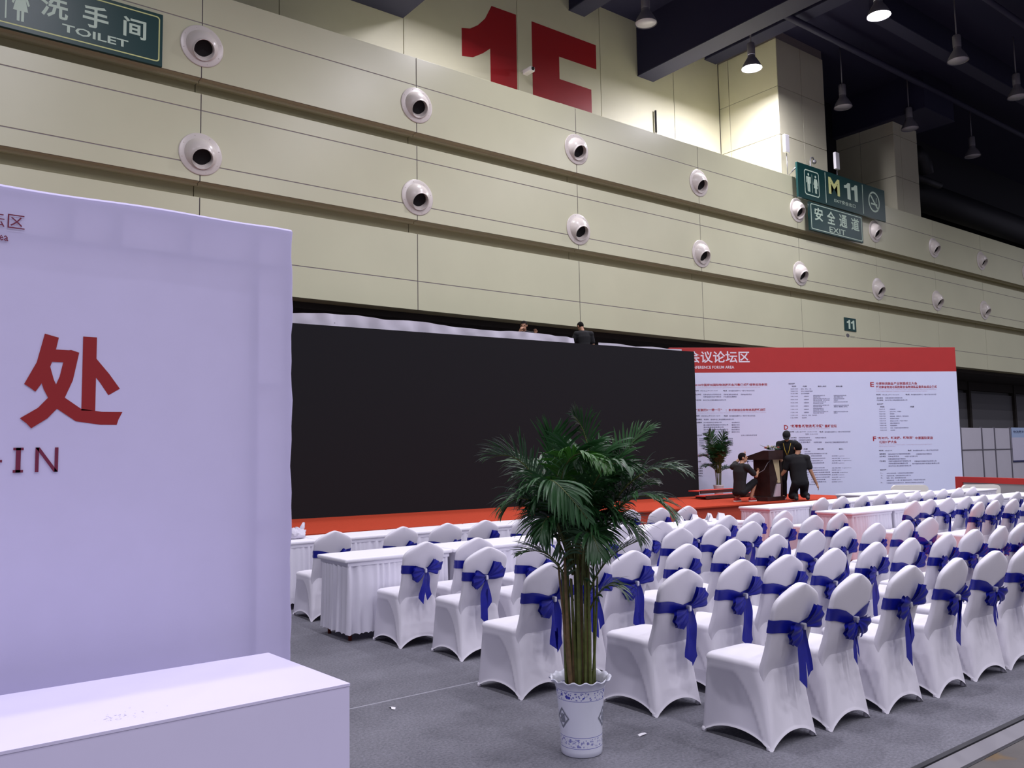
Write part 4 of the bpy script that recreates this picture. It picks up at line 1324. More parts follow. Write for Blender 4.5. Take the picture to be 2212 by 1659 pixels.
m_soil = mat('dark_soil', rgb(58, 46, 36), rough=0.95, bump=0.6, bscale=60)

def frond(mb, base, ctrl, tip, n=22, ll=0.28, lw=0.012, seed=0, up_=0.5, droop=0.35):
    """feather palm leaf: arching rachis with two rows of drooping leaflets"""
    rnd = random.Random(seed)
    base, ctrl, tip = Vector(base), Vector(ctrl), Vector(tip)
    P = lambda t: base * (1 - t) ** 2 + ctrl * (2 * t * (1 - t)) + tip * (t * t)
    D = lambda t: ((ctrl - base) * (1 - t) + (tip - ctrl) * t).normalized()
    pts = [P(i / 14) for i in range(15)]
    mb.cur = 1
    mb.tube(pts, [0.006 * (1 - i / 16) + 0.0012 for i in range(15)], 5)
    mb.cur = 0
    L = sum((pts[i + 1] - pts[i]).length for i in range(14))
    side0 = D(0.3).cross(Vector((0, 0, 1)))
    if side0.length < 0.2: side0 = Vector((cos(seed), sin(seed), 0))
    side0.normalize()
    for i in range(n):
        t = 0.22 + 0.78 * i / (n - 1)
        p, d = P(t), D(t)
        side = (side0 - d * side0.dot(d)).normalized()
        nrm = side.cross(d)
        if nrm.z < 0: nrm = -nrm
        env = sin(pi * (0.16 + 0.80 * (t - 0.22) / 0.78)) ** 0.7
        for s in (-1, 1):
            l = ll * env * rnd.uniform(0.85, 1.12)
            fwd = 0.55 + 0.75 * (t - 0.22)
            dr = (side * s * (1.0 - 0.35 * t) + d * fwd + nrm * up_ * rnd.uniform(0.6, 1.2)).normalized()
            dr = (dr + Vector((rnd.gauss(0, .06), rnd.gauss(0, .06), rnd.gauss(0, .06)))).normalized()
            q = p.copy(); wv = dr.cross(nrm).normalized()
            rows = []
            m = 6
            dp = droop * rnd.uniform(0.5, 1.5)
            cur = dr.copy()
            for k in range(m + 1):
                v = k / m
                w = lw * (0.35 + 1.6 * v) if v < 0.35 else lw * (0.91 + 0.09) * (1 - ((v - 0.35) / 0.65) ** 2.2) + 0.0006
                fold = cur.cross(wv).normalized() * (-0.25 * w)
                rows.append([q - wv * w + fold, q, q + wv * w + fold])
                cur = (cur + Vector((0, 0, -1)) * dp * (0.25 + v) * 0.42).normalized()
                wv = (wv - cur * wv.dot(cur)).normalized()
                q = q + cur * (l / m)
            mb.grid([[tuple(c) for c in r] for r in rows])
def palm(name, label, loc, rz, fronds, stems, pot_fn, pot_h, lw=0.0085):
    t = thing(name, label, 'plant', loc, rz)
    pot_fn(t)
    for i, (b0, b1, r) in enumerate(stems):
        m = MB(); mid = (Vector(b0) + Vector(b1)) / 2 + Vector((0.01 * sin(i * 2.1), 0.01 * cos(i * 1.7), 0))
        a, c, e = Vector(b0), mid, Vector(b1)
        m.tube([a * (1 - v) ** 2 + c * 2 * v * (1 - v) + e * v * v for v in [k / 8 for k in range(9)]], [r * (1.25 - 0.5 * k / 8) for k in range(9)], 7)
        m.build('stem', m_stem if i % 4 else m_stem_b, t)
    for i, (b, c, e, n, ll, fresh, upv, dr) in enumerate(fronds):
        m = MB(); frond(m, b, c, e, int(n * 1.45), ll, lw, i + 3, upv, dr)
        m.build('frond', [m_leaf2 if fresh else m_leaf, m_stem], t, fix=False)
    return t
def pot_big(t):
    H = 0.415
    m = MB()
    n = 96
    prof_o = [(0.0005, 0.0), (0.112, 0.0), (0.118, 0.006), (0.119, 0.03), (0.121, 0.12), (0.127, 0.22), (0.135, 0.31), (0.141, 0.36), (0.149, 0.392)]
    rows = [[(r * cos(2 * pi * j / n), r * sin(2 * pi * j / n), z) for j in range(n)] for r, z in prof_o]
    def wr(r, z, a): return [((r + a * 0.004 * cos(16 * 2 * pi * j / n)) * cos(2 * pi * j / n), (r + a * 0.004 * cos(16 * 2 * pi * j / n)) * sin(2 * pi * j / n), z + a * 0.006 * sin(16 * 2 * pi * j / n)) for j in range(n)]
    rows += [wr(0.162, 0.408, 0.4), wr(0.176, 0.416, 1), wr(0.178, 0.421, 1), wr(0.173, 0.423, 1), wr(0.158, 0.412, 0.5), wr(0.146, 0.396, 0.2), wr(0.135, 0.36, 0), wr(0.13, 0.30, 0)]
    m.grid(rows, True)
    p = m.build('pot', m_pot, t)
    MB().lathe([(0.0005, 0.335), (0.133, 0.33)], 32).build('soil', m_soil, t)
    def surf(ang, z, d=0.0012):
        r = 0.119 + (0.135 - 0.119) * max(0, (z - 0.03) / 0.28) ** 1.3 + d
        return (r * cos(ang), r * sin(ang), z)
    for k, a0 in enumerate((radians(-148), radians(-22), radians(90))):
        m = MB(); zc0 = 0.213
        N = 10
        outer, inner = [], []
        for sgn in ((1, 0), (0, 1), (-1, 0), (0, -1)):
            outer.append((sgn[0] * 0.052, sgn[1] * 0.058)); inner.append((sgn[0] * 0.041, sgn[1] * 0.046))
        def dense(q): return [(q[i][0] + (q[(i + 1) % 4][0] - q[i][0]) * j / N, q[i][1] + (q[(i + 1) % 4][1] - q[i][1]) * j / N) for i in range(4) for j in range(N)]
        o, i2 = dense(outer), dense(inner)
        f3 = lambda x, z: surf(a0 + x / 0.128, zc0 + z)
        m.add([f3(x, z) for x, z in o] + [f3(x, z) for x, z in i2], [(j, (j + 1) % (4 * N), (j + 1) % (4 * N) + 4 * N, j + 4 * N) for j in range(4 * N)])
        text_into(m, "福", .012, -0.022, 0.022, -0.026, 0.026, lambda x, z: surf(a0 + x / 0.128, zc0 + z, 0.0016))
        m.build('diamond_motif', m_motif, p, fix=False)
big_fronds = [
    ((-.10, 0, 1.15), (-.24, -.05, 1.80), (-.50, -.10, 1.68), 24, .27, 0, .5, .30),
    ((-.06, .05, 1.15), (-.12, .10, 1.72), (-.13, .12, 1.80), 20, .30, 0, .35, .18),
    ((.05, .03, 1.2), (.16, .12, 1.78), (.01, .15, 1.93), 24, .22, 0, .3, .5),
    ((.07, 0, 1.2), (.18, .10, 1.68), (.47, .14, 1.84), 24, .26, 0, .4, .35),
    ((.09, 0, 1.15), (.30, -.10, 1.72), (.62, -.15, 1.58), 24, .25, 0, .4, .5),
    ((-.10, -.06, 1.1), (-.16, -.22, 1.92), (.16, -.36, 1.62), 28, .20, 1, .25, .9),
    ((-.04, -.08, 1.1), (-.34, -.30, 1.86), (.02, -.52, 1.36), 26, .24, 0, .1, .8),
    ((.05, -.05, 1.1), (.32, -.2, 1.66), (.52, -.25, 1.34), 22, .25, 0, .3, .55),
    ((-.05, -.02, 1.05), (-.26, -.1, 1.62), (-.42, -.12, 1.38), 22, .25, 0, .3, .5),
    ((-.03, 0, .85), (-.12, -.10, 1.22), (-.33, -.15, 1.14), 16, .20, 0, .3, .25),
    ((.04, 0, .80), (.10, -.05, 1.12), (.36, -.10, 1.20), 16, .18, 0, .3, .2),
    ((.05, 0, .75), (.15, .0, 1.02), (.26, -.05, .90), 12, .20, 0, .1, .4),
    ((-.02, .05, 1.1), (-.16, .2, 1.75), (-.30, .32, 1.60), 22, .26, 0, .3, .5),
    ((.02, .06, 1.1), (.22, .22, 1.72), (.28, .36, 1.55), 22, .26, 0, .3, .5),
    ((.0, -.03, 1.1), (.08, -.15, 1.75), (.28, -.30, 1.62), 24, .26, 0, .2, .7),
    ((.02, -.02, 1.0), (.20, -.12, 1.50), (.34, -.2, 1.22), 20, .24, 0, .2, .6),
    ((-.03, -.02, 1.0), (-.16, -.16, 1.52), (-.22, -.26, 1.25), 20, .24, 0, .2, .7),
    ((.0, .03, 1.1), (.05, .1, 1.68), (.22, .14, 1.60), 22, .25, 0, .3, .5),
    ((-.02, .02, 1.0), (-.04, .0, 1.50), (.06, -.12, 1.45), 20, .25, 0, .2, .7),
    ((.08, .0, 1.05), (.26, .02, 1.50), (.46, .0, 1.52), 20, .20, 0, .3, .4),
    ((.02, -.08, .95), (.02, -.25, 1.45), (.10, -.34, 1.15), 18, .22, 0, .1, .8),
]
prn2 = random.Random(44)
for i in range(15):
    a = i * 2.399 + 0.4; r = prn2.uniform(.24, .40); h = prn2.uniform(1.28, 1.72)
    big_fronds.append(((.04 * cos(a), .05 * sin(a), 1.05), (r * .5 * cos(a), r * .5 * sin(a), h + .18), (r * cos(a), r * .8 * sin(a), h - .05), 22, .25, 0, .25, prn2.uniform(.4, .8)))
srnd = random.Random(12)
big_stems = []
for i in range(22):
    a = i * 2.399; r0 = 0.085 * sqrt((i + .5) / 22); k = 1.9
    big_stems.append(((r0 * cos(a), r0 * sin(a), 0.33), (r0 * k * cos(a) * srnd.uniform(.5, 1.1), r0 * k * sin(a) * srnd.uniform(.5, 1.1), srnd.uniform(.95, 1.3)), srnd.uniform(.0065, .0105)))
palm('potted_palm', 'tall feathery green palm in a blue and white porcelain pot beside the chairs', (3.32, 3.735, 0), radians(-37.5), big_fronds, big_stems, pot_big, 0.415)

def pot_small(t):
    m = MB(); m.lathe([(0.0005, 0), (0.11, 0), (0.12, 0.1), (0.14, 0.26), (0.15, 0.28), (0.14, 0.285), (0.125, 0.26), (0.0005, 0.25)], 28); m.build('pot', m_white, t)
prn = random.Random(31)
fr = []
for i in range(30):
    a = i * 2.399; el = prn.uniform(.25, 1.0)
    h = .85 + .85 * el * prn.uniform(.8, 1.0) - (0.35 if i % 4 == 0 else 0)
    r = .52 * (1.1 - el * .6)
    fr.append(((.04 * cos(a), .04 * sin(a), .6), (r * .45 * cos(a), r * .45 * sin(a), h + .12), (r * cos(a), r * sin(a), h), 18, .26, 0, .35, .4))
fr.append(((.02, 0, .8), (.06, 0, 1.4), (.20, 0, 1.62), 14, .22, 0, .3, .2))
sts = [((.06 * cos(i * 2.4), .06 * sin(i * 2.4), .24), (.10 * cos(i * 2.4), .10 * sin(i * 2.4), .9), .009) for i in range(9)]
palm('potted_palm', 'smaller palm on the stage in front of the programme board', (18.55, 15.0, 0.5), radians(-37.5), fr, sts, pot_small, .28, 0.011)

# ================================================================ steps behind the lectern
m_brown = mat('dark_brown_wood', rgb(62, 44, 40), rough=0.45, noise=0.15, nscale=12)
m_redtop = mat('red_step_carpet', rgb(214, 66, 52), rough=0.9)
t = thing('low_steps', 'low two tier brown steps with red tops behind the lectern', 'steps', (0, 0, 0.5))
for y0, y1, z0, z1, x0, x1 in ((13.85, 14.2, 0.0, 0.10, 16.65, 19.9), (14.2, 14.6, 0.0, 0.21, 16.85, 20.1)):
    MB().box(x0, y0, z0 + (0.02 if z1 < .15 else .13), x1, y0 + 0.03, z1).build('riser', m_brown, t)
    MB().box(x0, y0 + 0.03, z1 - 0.03, x1, y1, z1 - 0.002).build('tread', m_redtop, t)
for x in (17.0, 18.3, 19.7):
    MB().box(x, 13.9, 0, x + 0.06, 14.5, 0.07).build('support', m_brown, t)

# ================================================================ lectern
m_lect = mat('lectern_walnut', rgb(52, 34, 32), rough=0.35, noise=0.2, nscale=7)
m_lectp = mat('lectern_beige_inlay', rgb(226, 210, 166), rough=0.4)
m_lectw = mat('lectern_pale_inlay', rgb(214, 196, 204), rough=0.4)
LX, LY = 17.0, 12.30
t = thing('lectern', 'dark wooden lectern with a beige tapering front inlay on the stage', 'lectern', (LX, LY, 0.5))
MB().bbox(-0.06, -0.04, 0.0, 0.62, 0.46, 0.10, 0.008).build('plinth', m_lect, t)
b = MB(); sd = [(0.0, 0.10), (0.40, 0.10), (0.40, 1.02), (0.0, 1.02)]
b.prism(sd, lambda y, z, d: (d, y + 0.02, z), 0.06, 0.52); b.build('column', m_lect, t)
b = MB()
b.prism([(-0.14, 0.98), (0.62, 0.98), (0.62, 1.03), (-0.0, 1.20), (-0.14, 1.20)], lambda y, z, d: (d, y, z), -0.10, 0.47); b.build('sloped_desk', m_lect, t)
fl = lambda x, z, d: (x, 0.018 - d, z)
b = MB(); b.prism([(0.06, 0.98), (0.20, 0.98), (0.36, 0.50), (0.06, 0.10)], fl, 0, 0.05); b.build('front_board', m_lect, t)
b = MB(); b.prism([(0.20, 0.98), (0.46, 0.98), (0.49, 0.42), (0.38, 0.42)], fl, 0, 0.04); b.build('beige_inlay', m_lectp, t)
b = MB(); b.prism([(0.36, 0.40), (0.49, 0.40), (0.46, 0.03), (0.20, 0.03)], fl, 0, 0.045); b.build('pale_inlay', m_lectw, t)
MB().box(0.495, -0.035, 0.10, 0.54, 0.05, 0.98).build('front_post', m_lect, t)
m_cable = mat('grey_cable', rgb(150, 146, 150), rough=0.4)
b = MB(); b.tube([(-0.02, 0.55, 0.99), (-0.03, 0.48, 0.80), (-0.04, 0.36, 0.68), (-0.05, 0.2, 0.66), (-0.04, 0.05, 0.74), (0.0, -0.03, 0.90), (0.12, -0.03, 0.97)], 0.008, 6); b.build('microphone_cable', m_cable, t)

# flowers on the lectern
m_petw = mat('petal_cream', rgb(244, 232, 206), rough=0.6)
m_petp = mat('petal_pink', rgb(232, 160, 150), rough=0.6)
t = thing('flower_arrangement', 'low arrangement of cream and pink flowers on the lectern top', 'flowers', (LX + 0.30, LY + 0.05, 0.5 + 1.185))
rnd = random.Random(8)
for i in range(12):
    x, y = rnd.uniform(-.24, .28), rnd.uniform(-.10, .10); z = 0.05 + rnd.uniform(0, .05)
    m = MB(); R = rnd.uniform(.03, .045)
    for ring, (n, el) in enumerate(((6, .5), (5, .95), (3, 1.3))):
        for k in range(n):
            a = 2 * pi * k / n + ring * .5 + i
            c = Vector((cos(a) * cos(el), sin(a) * cos(el), sin(el)))
            sd_ = Vector((-sin(a), cos(a), 0)); o = Vector((x, y, z))
            m.grid([[o + c * R * .2 - sd_ * R * .2, o + c * R * .2 + sd_ * R * .2], [o + c * R * .8 - sd_ * R * .5, o + c * R * .8 + sd_ * R * .5], [o + c * R * 1.15 - sd_ * R * .3 + Vector((0, 0, -.006)), o + c * R * 1.15 + sd_ * R * .3 + Vector((0, 0, -.006))]])
    m.build('bloom', m_petw if i % 3 else m_petp, t, fix=False)
m = MB()
for i in range(26):
    a = rnd.uniform(0, 6.28); l = rnd.uniform(.12, .30)
    d = Vector((cos(a), sin(a) * .6, rnd.uniform(-.05, .45))).normalized(); s_ = d.cross(Vector((0, 0, 1))).normalized(); o = Vector((rnd.uniform(-.15, .18), rnd.uniform(-.05, .05), .03))
    m.grid([[o + d * l * v - s_ * .014 * sin(pi * (.1 + .88 * v)), o + d * l * v + Vector((0, 0, .008)), o + d * l * v + s_ * .014 * sin(pi * (.1 + .88 * v))] for v in (0, .25, .5, .75, 1)])
o = m.build('foliage', m_leaf, t, fix=False); o['kind'] = 'stuff'

# ================================================================ people
m_skin = mat('skin', rgb(188, 140, 110), rough=0.5)
m_tee = mat('black_tee', rgb(17, 17, 21), rough=0.85)
m_tee2 = mat('dark_charcoal_tee', rgb(30, 28, 29), rough=0.85)
m_pant = mat('black_trousers', rgb(13, 13, 18), rough=0.85)
m_hair = mat('black_hair', rgb(20, 16, 16), rough=0.9, spec=0.2)
m_shoe_r = mat('red_shoe', rgb(176, 50, 48), rough=0.5)
m_shoe_b = mat('black_shoe', rgb(30, 30, 34), rough=0.5)
m_sole = mat('white_sole', rgb(230, 224, 222), rough=0.5)
m_eye = mat('eye_dark', rgb(30, 24, 22), rough=0.2)
m_lany = mat('yellow_lanyard', rgb(212, 178, 60), rough=0.5)
V = Vector
def capsule(mb, p, q, r0, r1, n=12):
    p, q = V(p), V(q); d = (q - p).normalized()
    pts = [p - d * r0 * .9, p - d * r0 * .5, p] + [p + (q - p) * k / 4 for k in (1, 2, 3)] + [q, q + d * r1 * .5, q + d * r1 * .9]
    rr = [r0 * .35, r0 * .85, r0] + [r0 + (r1 - r0) * k / 4 for k in (1, 2, 3)] + [r1, r1 * .85, r1 * .35]
    mb.tube(pts, rr, n)
def remesh(mb, name, m, parent, vox, sm=4):
    me = mb.mesh(name, m)
    bm = bmesh.new(); bm.from_mesh(me); bmesh.ops.recalc_face_normals(bm, faces=bm.faces[:]); bm.to_mesh(me); bm.free()
    o = bpy.data.objects.new('tmp', me); COL.objects.link(o)
    r = o.modifiers.new('r', 'REMESH'); r.mode = 'VOXEL'; r.voxel_size = vox; r.use_smooth_shade = True
    s = o.modifiers.new('s', 'SMOOTH'); s.iterations = sm; s.factor = 0.5
    bpy.context.view_layer.update()
    me2 = bpy.data.meshes.new_from_object(o.evaluated_get(bpy.context.evaluated_depsgraph_get()))
    me2.name = name
    bpy.data.objects.remove(o); bpy.data.meshes.remove(me)
    return link(name, me2, parent)
def hand(mb, wrist, elbow, palm_n, curl=0.6, side=1):
    """palm, four fingers of unequal length and a thumb from the side of the palm"""
    w = V(wrist); d = (w - V(elbow)).normalized()
    nrm = (V(palm_n) - d * V(palm_n).dot(d)).normalized(); a = d.cross(nrm) * side
    k = w + d * 0.085
    capsule(mb, w, w + d * .03, .026, .027, 8)
    mb.tube([w, w + d * .04, k], [.030, .040, .040], 10, flat=(a, 0.45))
    for i, (off, L) in enumerate(((-.030, .068), (-.010, .078), (.010, .074), (.028, .058))):
        b0 = k + a * off - d * .008
        d1 = (d + nrm * curl * .7).normalized(); d2 = (d + nrm * curl * 1.8).normalized(); d3 = (d * .6 + nrm * curl * 2.6).normalized()
        p1 = b0 + d1 * L * .45; p2 = p1 + d2 * L * .32; p3 = p2 + d3 * L * .25
        mb.tube([b0, p1, p2, p3], [.0098, .0092, .0084, .007], 7)
    t0 = w + d * .022 - a * .030
    t1 = t0 + (d * .7 - a * .7 + nrm * .2).normalized() * .038; t2 = t1 + (d * .9 - a * .15 + nrm * .4).normalized() * .032
    mb.tube([t0, t1, t2], [.014, .012, .009], 7)
def head(mb, c, R):
    """R: 3x3 rotation of the head (local y = face direction)"""
    c = V(c)
    T = lambda p: c + R @ V(p)
    s = MB(); s.sphere((0, -.008, .02), (.077, .096, .098), 22, 16)
    s.sphere((0, .022, -.055), (.056, .070, .062), 18, 12)
    s.tube([(0, .088, .022), (0, .106, -.012), (0, .096, -.024)], [.008, .0145, .010], 8)
    for sx in (-1, 1):
        s.sphere((sx * .081, -.008, -.005), (.012, .024, .034), 10, 8)
        s.sphere((sx * .032, .070, .022), (.020, .014, .008), 8, 6)
    s.tube([(-.024, .083, -.052), (0, .090, -.052), (.024, .083, -.052)], [.006, .009, .006], 6)
    s.xform(T)
    mb.add(s.v, s.f)
    return T
def person(name_label, loc, heading, J, look, shirt_m, pant_m, shoe_m, group=None, hair='short', sleeves=True, shorts=False, lean=None, face=True):
    rz = atan2(-heading[0], heading[1])
    t = thing('person', name_label, 'person', loc, rz)
    body = MB()
    g = {k: V(v) for k, v in J.items() if isinstance(v, tuple)}
    # head orientation
    fwd = V(look).normalized(); rr = fwd.cross(V((0, 0, 1))).normalized(); uu = rr.cross(fwd)
    R = Matrix((rr, fwd, uu)).transposed()
    T = head(body, g['head'], R)
    capsule(body, g['neck'], g['head'] + R @ V((0, -.02, -.05)), .056, .052)
    sx = (g['sr'] - g['sl']).normalized()
    mid = (g['sr'] + g['sl']) / 2
    torso = [g['hips'] + (g['hips'] - mid).normalized() * .07, g['hips'], g['hips'] * .55 + mid * .45, g['hips'] * .2 + mid * .8, mid + (g['neck'] - mid) * .35, g['neck']]
    def tors(mb, e):
        mb.tube(torso, [.13 + e, .158 + e, .150 + e, .178 + e, .145 + e, .058 + e], 18, flat=(sx, 0.66))
        for s in ('sl', 'sr'):
            mb.sphere(tuple(g[s]), (.068 + e,) * 3, 12, 8)
            mb.tube([g['neck'] - V((0, 0, .03)), g[s]], [.055 + e, .060 + e], 10)
    tors(body, 0)
    def arm(mb, s, e, part):
        S_, E, H = g['s' + s], g['e' + s], g['w' + s]
        if part in ('upper', 'all'): capsule(mb, S_, E if part == 'all' else S_ + (E - S_) * .72, .052 + e, .043 + e * 1.5)
        if part == 'all': capsule(mb, E, H, .043 + e, .029 + e)
    def leg(mb, s, e, part):
        Hh = g['hips'] + sx * (.088 if s == 'r' else -.088); K, A = g['k' + s], g['a' + s]
        capsule(mb, Hh, K if part != 'thigh' else Hh + (K - Hh) * .97, .088 + e, .060 + e * 1.3)
        if part == 'all':
            capsule(mb, K, K + (A - K) * .35, .056 + e, .056 + e); capsule(mb, K + (A - K) * .3, A, .056 + e, .038 + e * (1.6 if e else 1))
    for s in 'lr':
        arm(body, s, 0, 'all'); leg(body, s, 0, 'all')
        hand(body, g['w' + s], g['e' + s], J.get('n' + s, (0, 0, -1)), J.get('curl', .55), 1 if s == 'r' else -1)
        capsule(body, g['a' + s], g['t' + s], .036, .03)
    remesh(body, 'body', m_skin, t, 0.0095, 3)
    sh = MB(); tors(sh, .016)
    for s in 'lr': arm(sh, s, .020, 'upper')
    remesh(sh, 'tee_shirt', shirt_m, t, 0.013, 4)
    pa = MB()
    pa.tube(torso[:2] + [g['hips'] * .8 + mid * .2], [.145, .170, .160], 18, flat=(sx, .68))
    for s in 'lr': leg(pa, s, .017, 'thigh' if shorts else 'all')
    remesh(pa, 'shorts' if shorts else 'trousers', pant_m, t, 0.014, 4)
    for s in 'lr':
        A, Tt = g['a' + s], g['t' + s]; d = (Tt - A); d.z = 0
        if d.length < .05: d = V((0, .1, 0))
        d.normalize(); z0 = min(A.z, Tt.z) - .055; up0 = V((0, 0, 1))
        if J.get('flat' + s, True):
            sl = MB()
            a_ = d.cross(up0)
            o = V((A.x, A.y, max(0.0, z0)))
            out = [(-.07, -.032), (-.085, 0), (-.07, .032), (.06, .046), (.15, .042), (.19, .0), (.15, -.042), (.06, -.046)]
            sl.prism(out, lambda q, w, dd: tuple(o + d * q + a_ * w + up0 * dd), 0.002, 0.026)
            so = MB(); so.tube([o + d * -.055 + up0 * .055, o + d * .0 + up0 * .06, o + d * .08 + up0 * .05, o + d * .165 + up0 * .038], [.042, .052, .046, .026], 12, flat=(a_, .9))
            shoe = remesh(so, 'shoe', shoe_m, t, .011, 2)
            sl.build('sole', m_sole, shoe)
        else:
            so = MB(); so.tube([A + (A - Tt) * .3, A, Tt, Tt + (Tt - A) * .4], [.040, .046, .046, .03], 12)
            remesh(so, 'shoe', shoe_m, t, .011, 2)
    # hair
    hm = MB(); hm.sphere((0, -.012, .026), (.084, .101, .102), 28, 20)
    v2, keep = [], []
    hm_f = []
    for f in hm.f:
        c = sum((V(hm.v[i]) for i in f), V((0, 0, 0))) / 4
        lim = .055 if c.y > .05 else (.012 if abs(c.x) > .06 and c.y > -.01 else (-.045 if c.y < -.03 else .0))
        if c.z > lim: hm_f.append(f)
    hm.f = hm_f; hm.sm = [True] * len(hm_f); hm.mi = [0] * len(hm_f)
    hm.xform(T)
    ho = hm.build('hair', m_hair, t, fix=False)
    if hair == 'cap':
        c = MB(); c.sphere((0, -.008, .035), (.094, .112, .102), 24, 16)
        c.f = [f for f in c.f if sum(c.v[i][2] for i in f) / 4 > .020]; c.sm = [True] * len(c.f); c.mi = [0] * len(c.f)
        pts = [(-.085, .05), (-.07, .13), (-.03, .165), (.03, .165), (.07, .13), (.085, .05)]
        c.prism(pts, lambda x, y, d: (x, y, .045 - (y - .05) * .25 + d), 0, .008)
        c.xform(T); c.build('cap', m_tee, t)
    if face:
        for s in (-1, 1):
            e = MB(); e.sphere((s * .031, .083, .008), (.0125, .007, .007), 8, 6); e.xform(T); e.build('eye', m_eye, t)
    return t, T

# squatting man beside the lectern
person('person squatting beside the lectern in a dark tee, black shorts and red shoes', (16.46, 12.70, 0.5), (1.0, 0.02), dict(
    hips=(0, 0, .22), neck=(.02, .10, .88), head=(.02, .16, 1.03), sl=(-.20, .07, .82), sr=(.21, .05, .81),
    er=(.30, .26, .60), wr=(.20, .48, .70), el=(-.26, .27, .92), wl=(-.16, .40, 1.08), nr=(-.6, .3, .6), nl=(0, .5, .8), curl=.8,
    kr=(.16, .40, .47), ar=(.13, .27, .10), tr=(.14, .40, .05), kl=(-.12, .33, .30), al=(-.10, .0, .10), tl=(-.10, .12, .05)),
    (.75, .7, .12), m_tee2, m_pant, m_shoe_r, shorts=True)
# man in a cap behind the lectern end
p2, T2 = person('person standing in a black cap and lanyard, looking down at the lectern', (17.96, 12.36, 0.5), (-0.86, -0.50), dict(
    hips=(0, -.02, .88), neck=(0, .10, 1.42), head=(0, .18, 1.54), sl=(-.19, .06, 1.35), sr=(.19, .06, 1.35),
    er=(.26, .14, 1.08), wr=(.16, .38, 1.00), el=(-.26, .10, 1.07), wl=(-.20, .30, .92), nr=(-.3, 0, -1), nl=(.3, 0, -1),
    kr=(.12, .05, .48), ar=(.13, -.02, .085), tr=(.15, .12, .045), kl=(-.12, .05, .48), al=(-.13, -.02, .085), tl=(-.15, .12, .045)),
    (.0, 1, -.85), m_tee, m_pant, m_shoe_b, hair='cap')
b = MB()
for s in (-1, 1):
    b.tube([(s * .07, .05, 1.44), (s * .085, .16, 1.36), (s * .05, .24, 1.20), (0, .25, 1.06)], .006, 6)
b.build('lanyard', m_lany, p2)
MB().bbox(-.045, .245, .90, .045, .256, 1.03, .004).build('badge', m_white, p2)
# kneeling man seen from behind
p3, T3 = person('person kneeling with his back to us, black tee, reaching to the lectern', (17.63, 11.87, 0.5), (0.70, 0.71), dict(
    hips=(.03, -.02, .40), neck=(.0, .05, 1.02), head=(.03, .08, 1.17), sl=(-.20, .04, .94), sr=(.20, .03, .94),
    el=(-.27, .14, .66), wl=(-.40, .30, .48), er=(.27, .02, .66), wr=(.40, .06, .36), nl=(.5, 0, -.6), nr=(-.8, .2, 0), curl=.35,
    kl=(-.10, .34, .09), al=(-.09, -.04, .10), tl=(-.09, -.12, .05), kr=(.16, .32, .12), ar=(.15, -.08, .12), tr=(.15, -.14, .06), flatl=False, flatr=False),
    (-.1, 1, -.05), m_tee, m_pant, m_shoe_b, face=False)
p3.scale = (1.06, 1.06, 1.06)
# man on the scaffold, seen from behind
person('person in a black tee seen from behind above the black screen', (15.1, 16.5, 3.5), (0.45, 0.89), dict(
    hips=(0, 0, .92), neck=(-.02, .07, 1.46), head=(-.06, .14, 1.60), sl=(-.20, .05, 1.38), sr=(.20, .05, 1.38),
    el=(-.33, .10, 1.12), wl=(-.16, .30, 1.06), er=(.26, .06, 1.08), wr=(.18, .30, 1.02), nl=(.4, .4, -.6), nr=(-.4, .4, -.6), curl=.8,
    kr=(.11, .03, .50), ar=(.12, -.02, .085), tr=(.13, .12, .045), kl=(-.11, .03, .50), al=(-.12, -.02, .085), tl=(-.13, .12, .045)),
    (-.4, 1, -.55), m_tee, m_pant, m_shoe_b, face=False)
# man peeking over the cloth
person('person peeking over the white cloth with a hand at his mouth', (13.27, 16.75, 3.5), (-0.70, -0.71), dict(
    hips=(0, -.10, .84), neck=(0, .04, 1.33), head=(0, .12, 1.47), sl=(-.19, .02, 1.25), sr=(.19, .02, 1.25),
    er=(.28, .12, .98), wr=(.09, .25, 1.31), el=(-.30, .14, 1.08), wl=(-.30, .22, 1.25), nr=(-.5, -.5, .4), nl=(0, .6, -.4), curl=.9,
    kr=(.12, .10, .48), ar=(.12, -.04, .085), tr=(.13, .10, .045), kl=(-.12, .10, .48), al=(-.12, -.04, .085), tl=(-.13, .10, .045)),
    (.15, 1, -.2), m_tee, m_pant, m_shoe_b)

# ================================================================ armchairs and booths at the far end
m_leather = mat('white_leather', rgb(254, 252, 240), rough=0.4)
def armchair(label, x, y, rz):
    t = thing('armchair', label, 'armchair', (x, y, 0), rz, 'white armchairs')
    MB().bbox(-.40, -.36, .10, .40, .40, .40, .05).build('seat', m_leather, t)
    MB().bbox(-.34, -.28, .40, .34, .40, .47, .035).build('cushion', m_leather, t)
    b = MB()
    out = rrect(-.42, .08, .42, .78, .10, 6)
    b.prism(out, lambda a, z, d: (a, d - (z - .4) * .12, z), -.44, -.30); b.build('backrest', m_leather, t)
    for s in (-1, 1):
        MB().bbox(s * .46 - .06, -.36, .10, s * .46 + .06, .36, .56, .04).build('armrest', m_leather, t)
        for y_ in (-.30, .32):
            MB().tube([(s * .40, y_, 0), (s * .40, y_, .10)], .02, 8).build('leg', m_metal, t)
armchair('white leather armchair in front of the programme board', 21.0, 11.05, radians(-50))
armchair('white leather armchair in front of the low red booth wall', 21.9, 9.75, radians(-50))

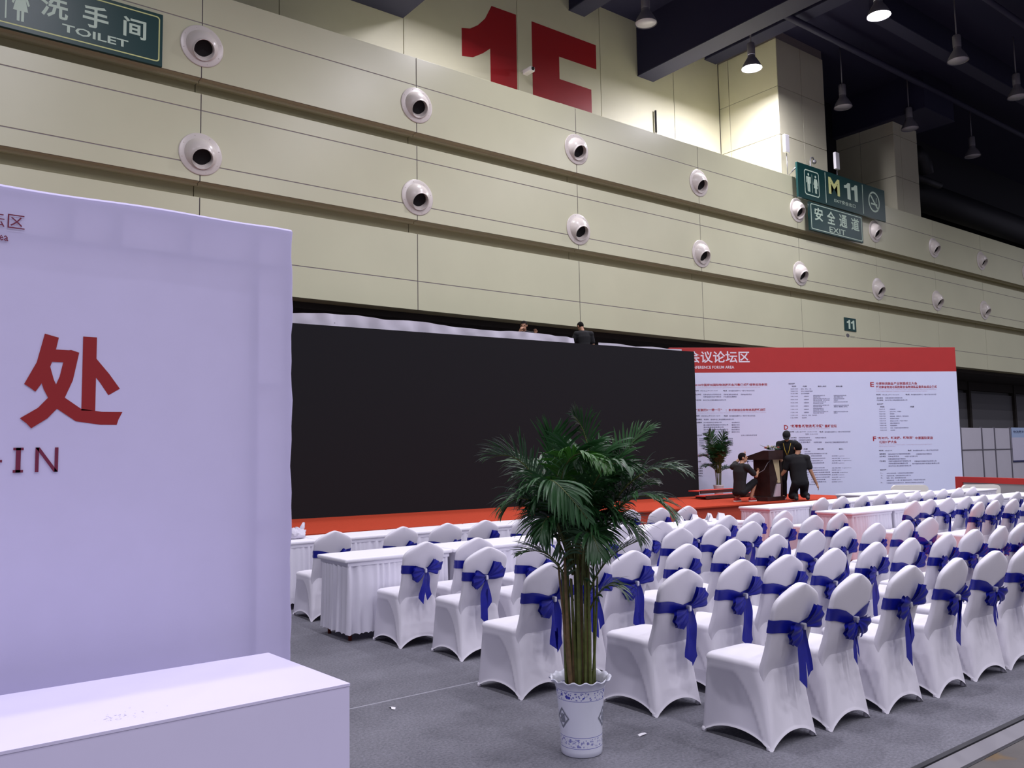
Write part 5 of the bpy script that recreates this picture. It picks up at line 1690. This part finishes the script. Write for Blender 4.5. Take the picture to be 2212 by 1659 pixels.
m_boothred = mat('booth_red', rgb(190, 42, 34), rough=0.6)
m_boothgrey = mat('booth_grey', rgb(160, 158, 160), rough=0.6)
t = thing('booth_wall', 'low red framed booth wall with grey infill beyond the armchairs', 'booth', (23.55, 10.95, 0), atan2(-0.905, -0.425))
MB().box(0, -0.06, .76, 6, .06, .905).build('top_rail', m_boothred, t)
MB().box(0, -0.06, 0, .26, .06, .76).build('end_post', m_boothred, t)
MB().box(.26, -0.03, 0, 6, .03, .76).build('infill_panel', m_boothgrey, t)

m_shell = mat('shell_scheme_panel', rgb(196, 194, 206), rough=0.6, noise=0.02, nscale=2)
m_alu = mat('booth_alu_post', rgb(112, 110, 120), rough=0.4, metal=0.4)
t = thing('shell_booth', 'pale grid of exhibition wall panels under the dark recess', 'booth', (0, 16, 0))
xs = [33.2, 34.9, 36.75, 37.93, 39.43, 41.2, 43.0, 45.0]
for i in range(len(xs) - 1):
    for z0, z1 in ((.05, 1.555), (1.60, 2.48)):
        MB().box(xs[i] + .04, -.02, z0, xs[i + 1] - .04, .02, z1).build('panel', m_shell, t)
    MB().box(xs[i], -.035, 1.555, xs[i + 1], .035, 1.60).build('rail', m_alu, t)
for x in xs:
    MB().box(x - .04, -.04, 0, x + .04, .04, 2.52).build('post', m_alu, t)
m_postb = mat('poster_blue', rgb(168, 190, 226), rough=0.5)
m_posts = mat('poster_pale', rgb(206, 204, 224), rough=0.5)
m_postn = mat('poster_navy', rgb(40, 44, 92), rough=0.5)
t = thing('booth_poster', 'pale blue poster with dark foot bar on the exhibition panels', 'poster', (39.55, 15.955, 0.98))
MB().box(0, -.012, 0.10, 1.9, 0, 1.10).build('poster_sheet', m_posts, t)
MB().box(0, -.012, 1.10, 1.9, 0, 1.53).build('poster_header', m_postb, t)
MB().box(0, -.014, 0.03, 1.9, 0, 0.10).build('foot_bar', m_postn, t)
b = MB(); text_into(b, "物流展览会", .01, .15, 1.5, 1.28, 1.40, lambda a, z: (a, -.014, z))
b.build('poster_lettering', m_postn, t)

# paper scraps on the carpet
for i, (x, y, lab) in enumerate(((3.79, 3.71, 'torn white paper scrap on the carpet beside the porcelain pot'), (2.90, 5.18, 'tiny white paper scrap on the open grey carpet'))):
    t = thing('paper_scrap', lab, 'litter', (x, y, 0.001), i * 1.3)
    b = MB(); b.grid([[(-.035, -.012, 0.001), (-.01, -.02, .008), (.03, -.008, .002)], [(-.03, .012, .004), (0, .008, .010), (.038, .014, .003)]]); b.build('scrap', m_paper, t)
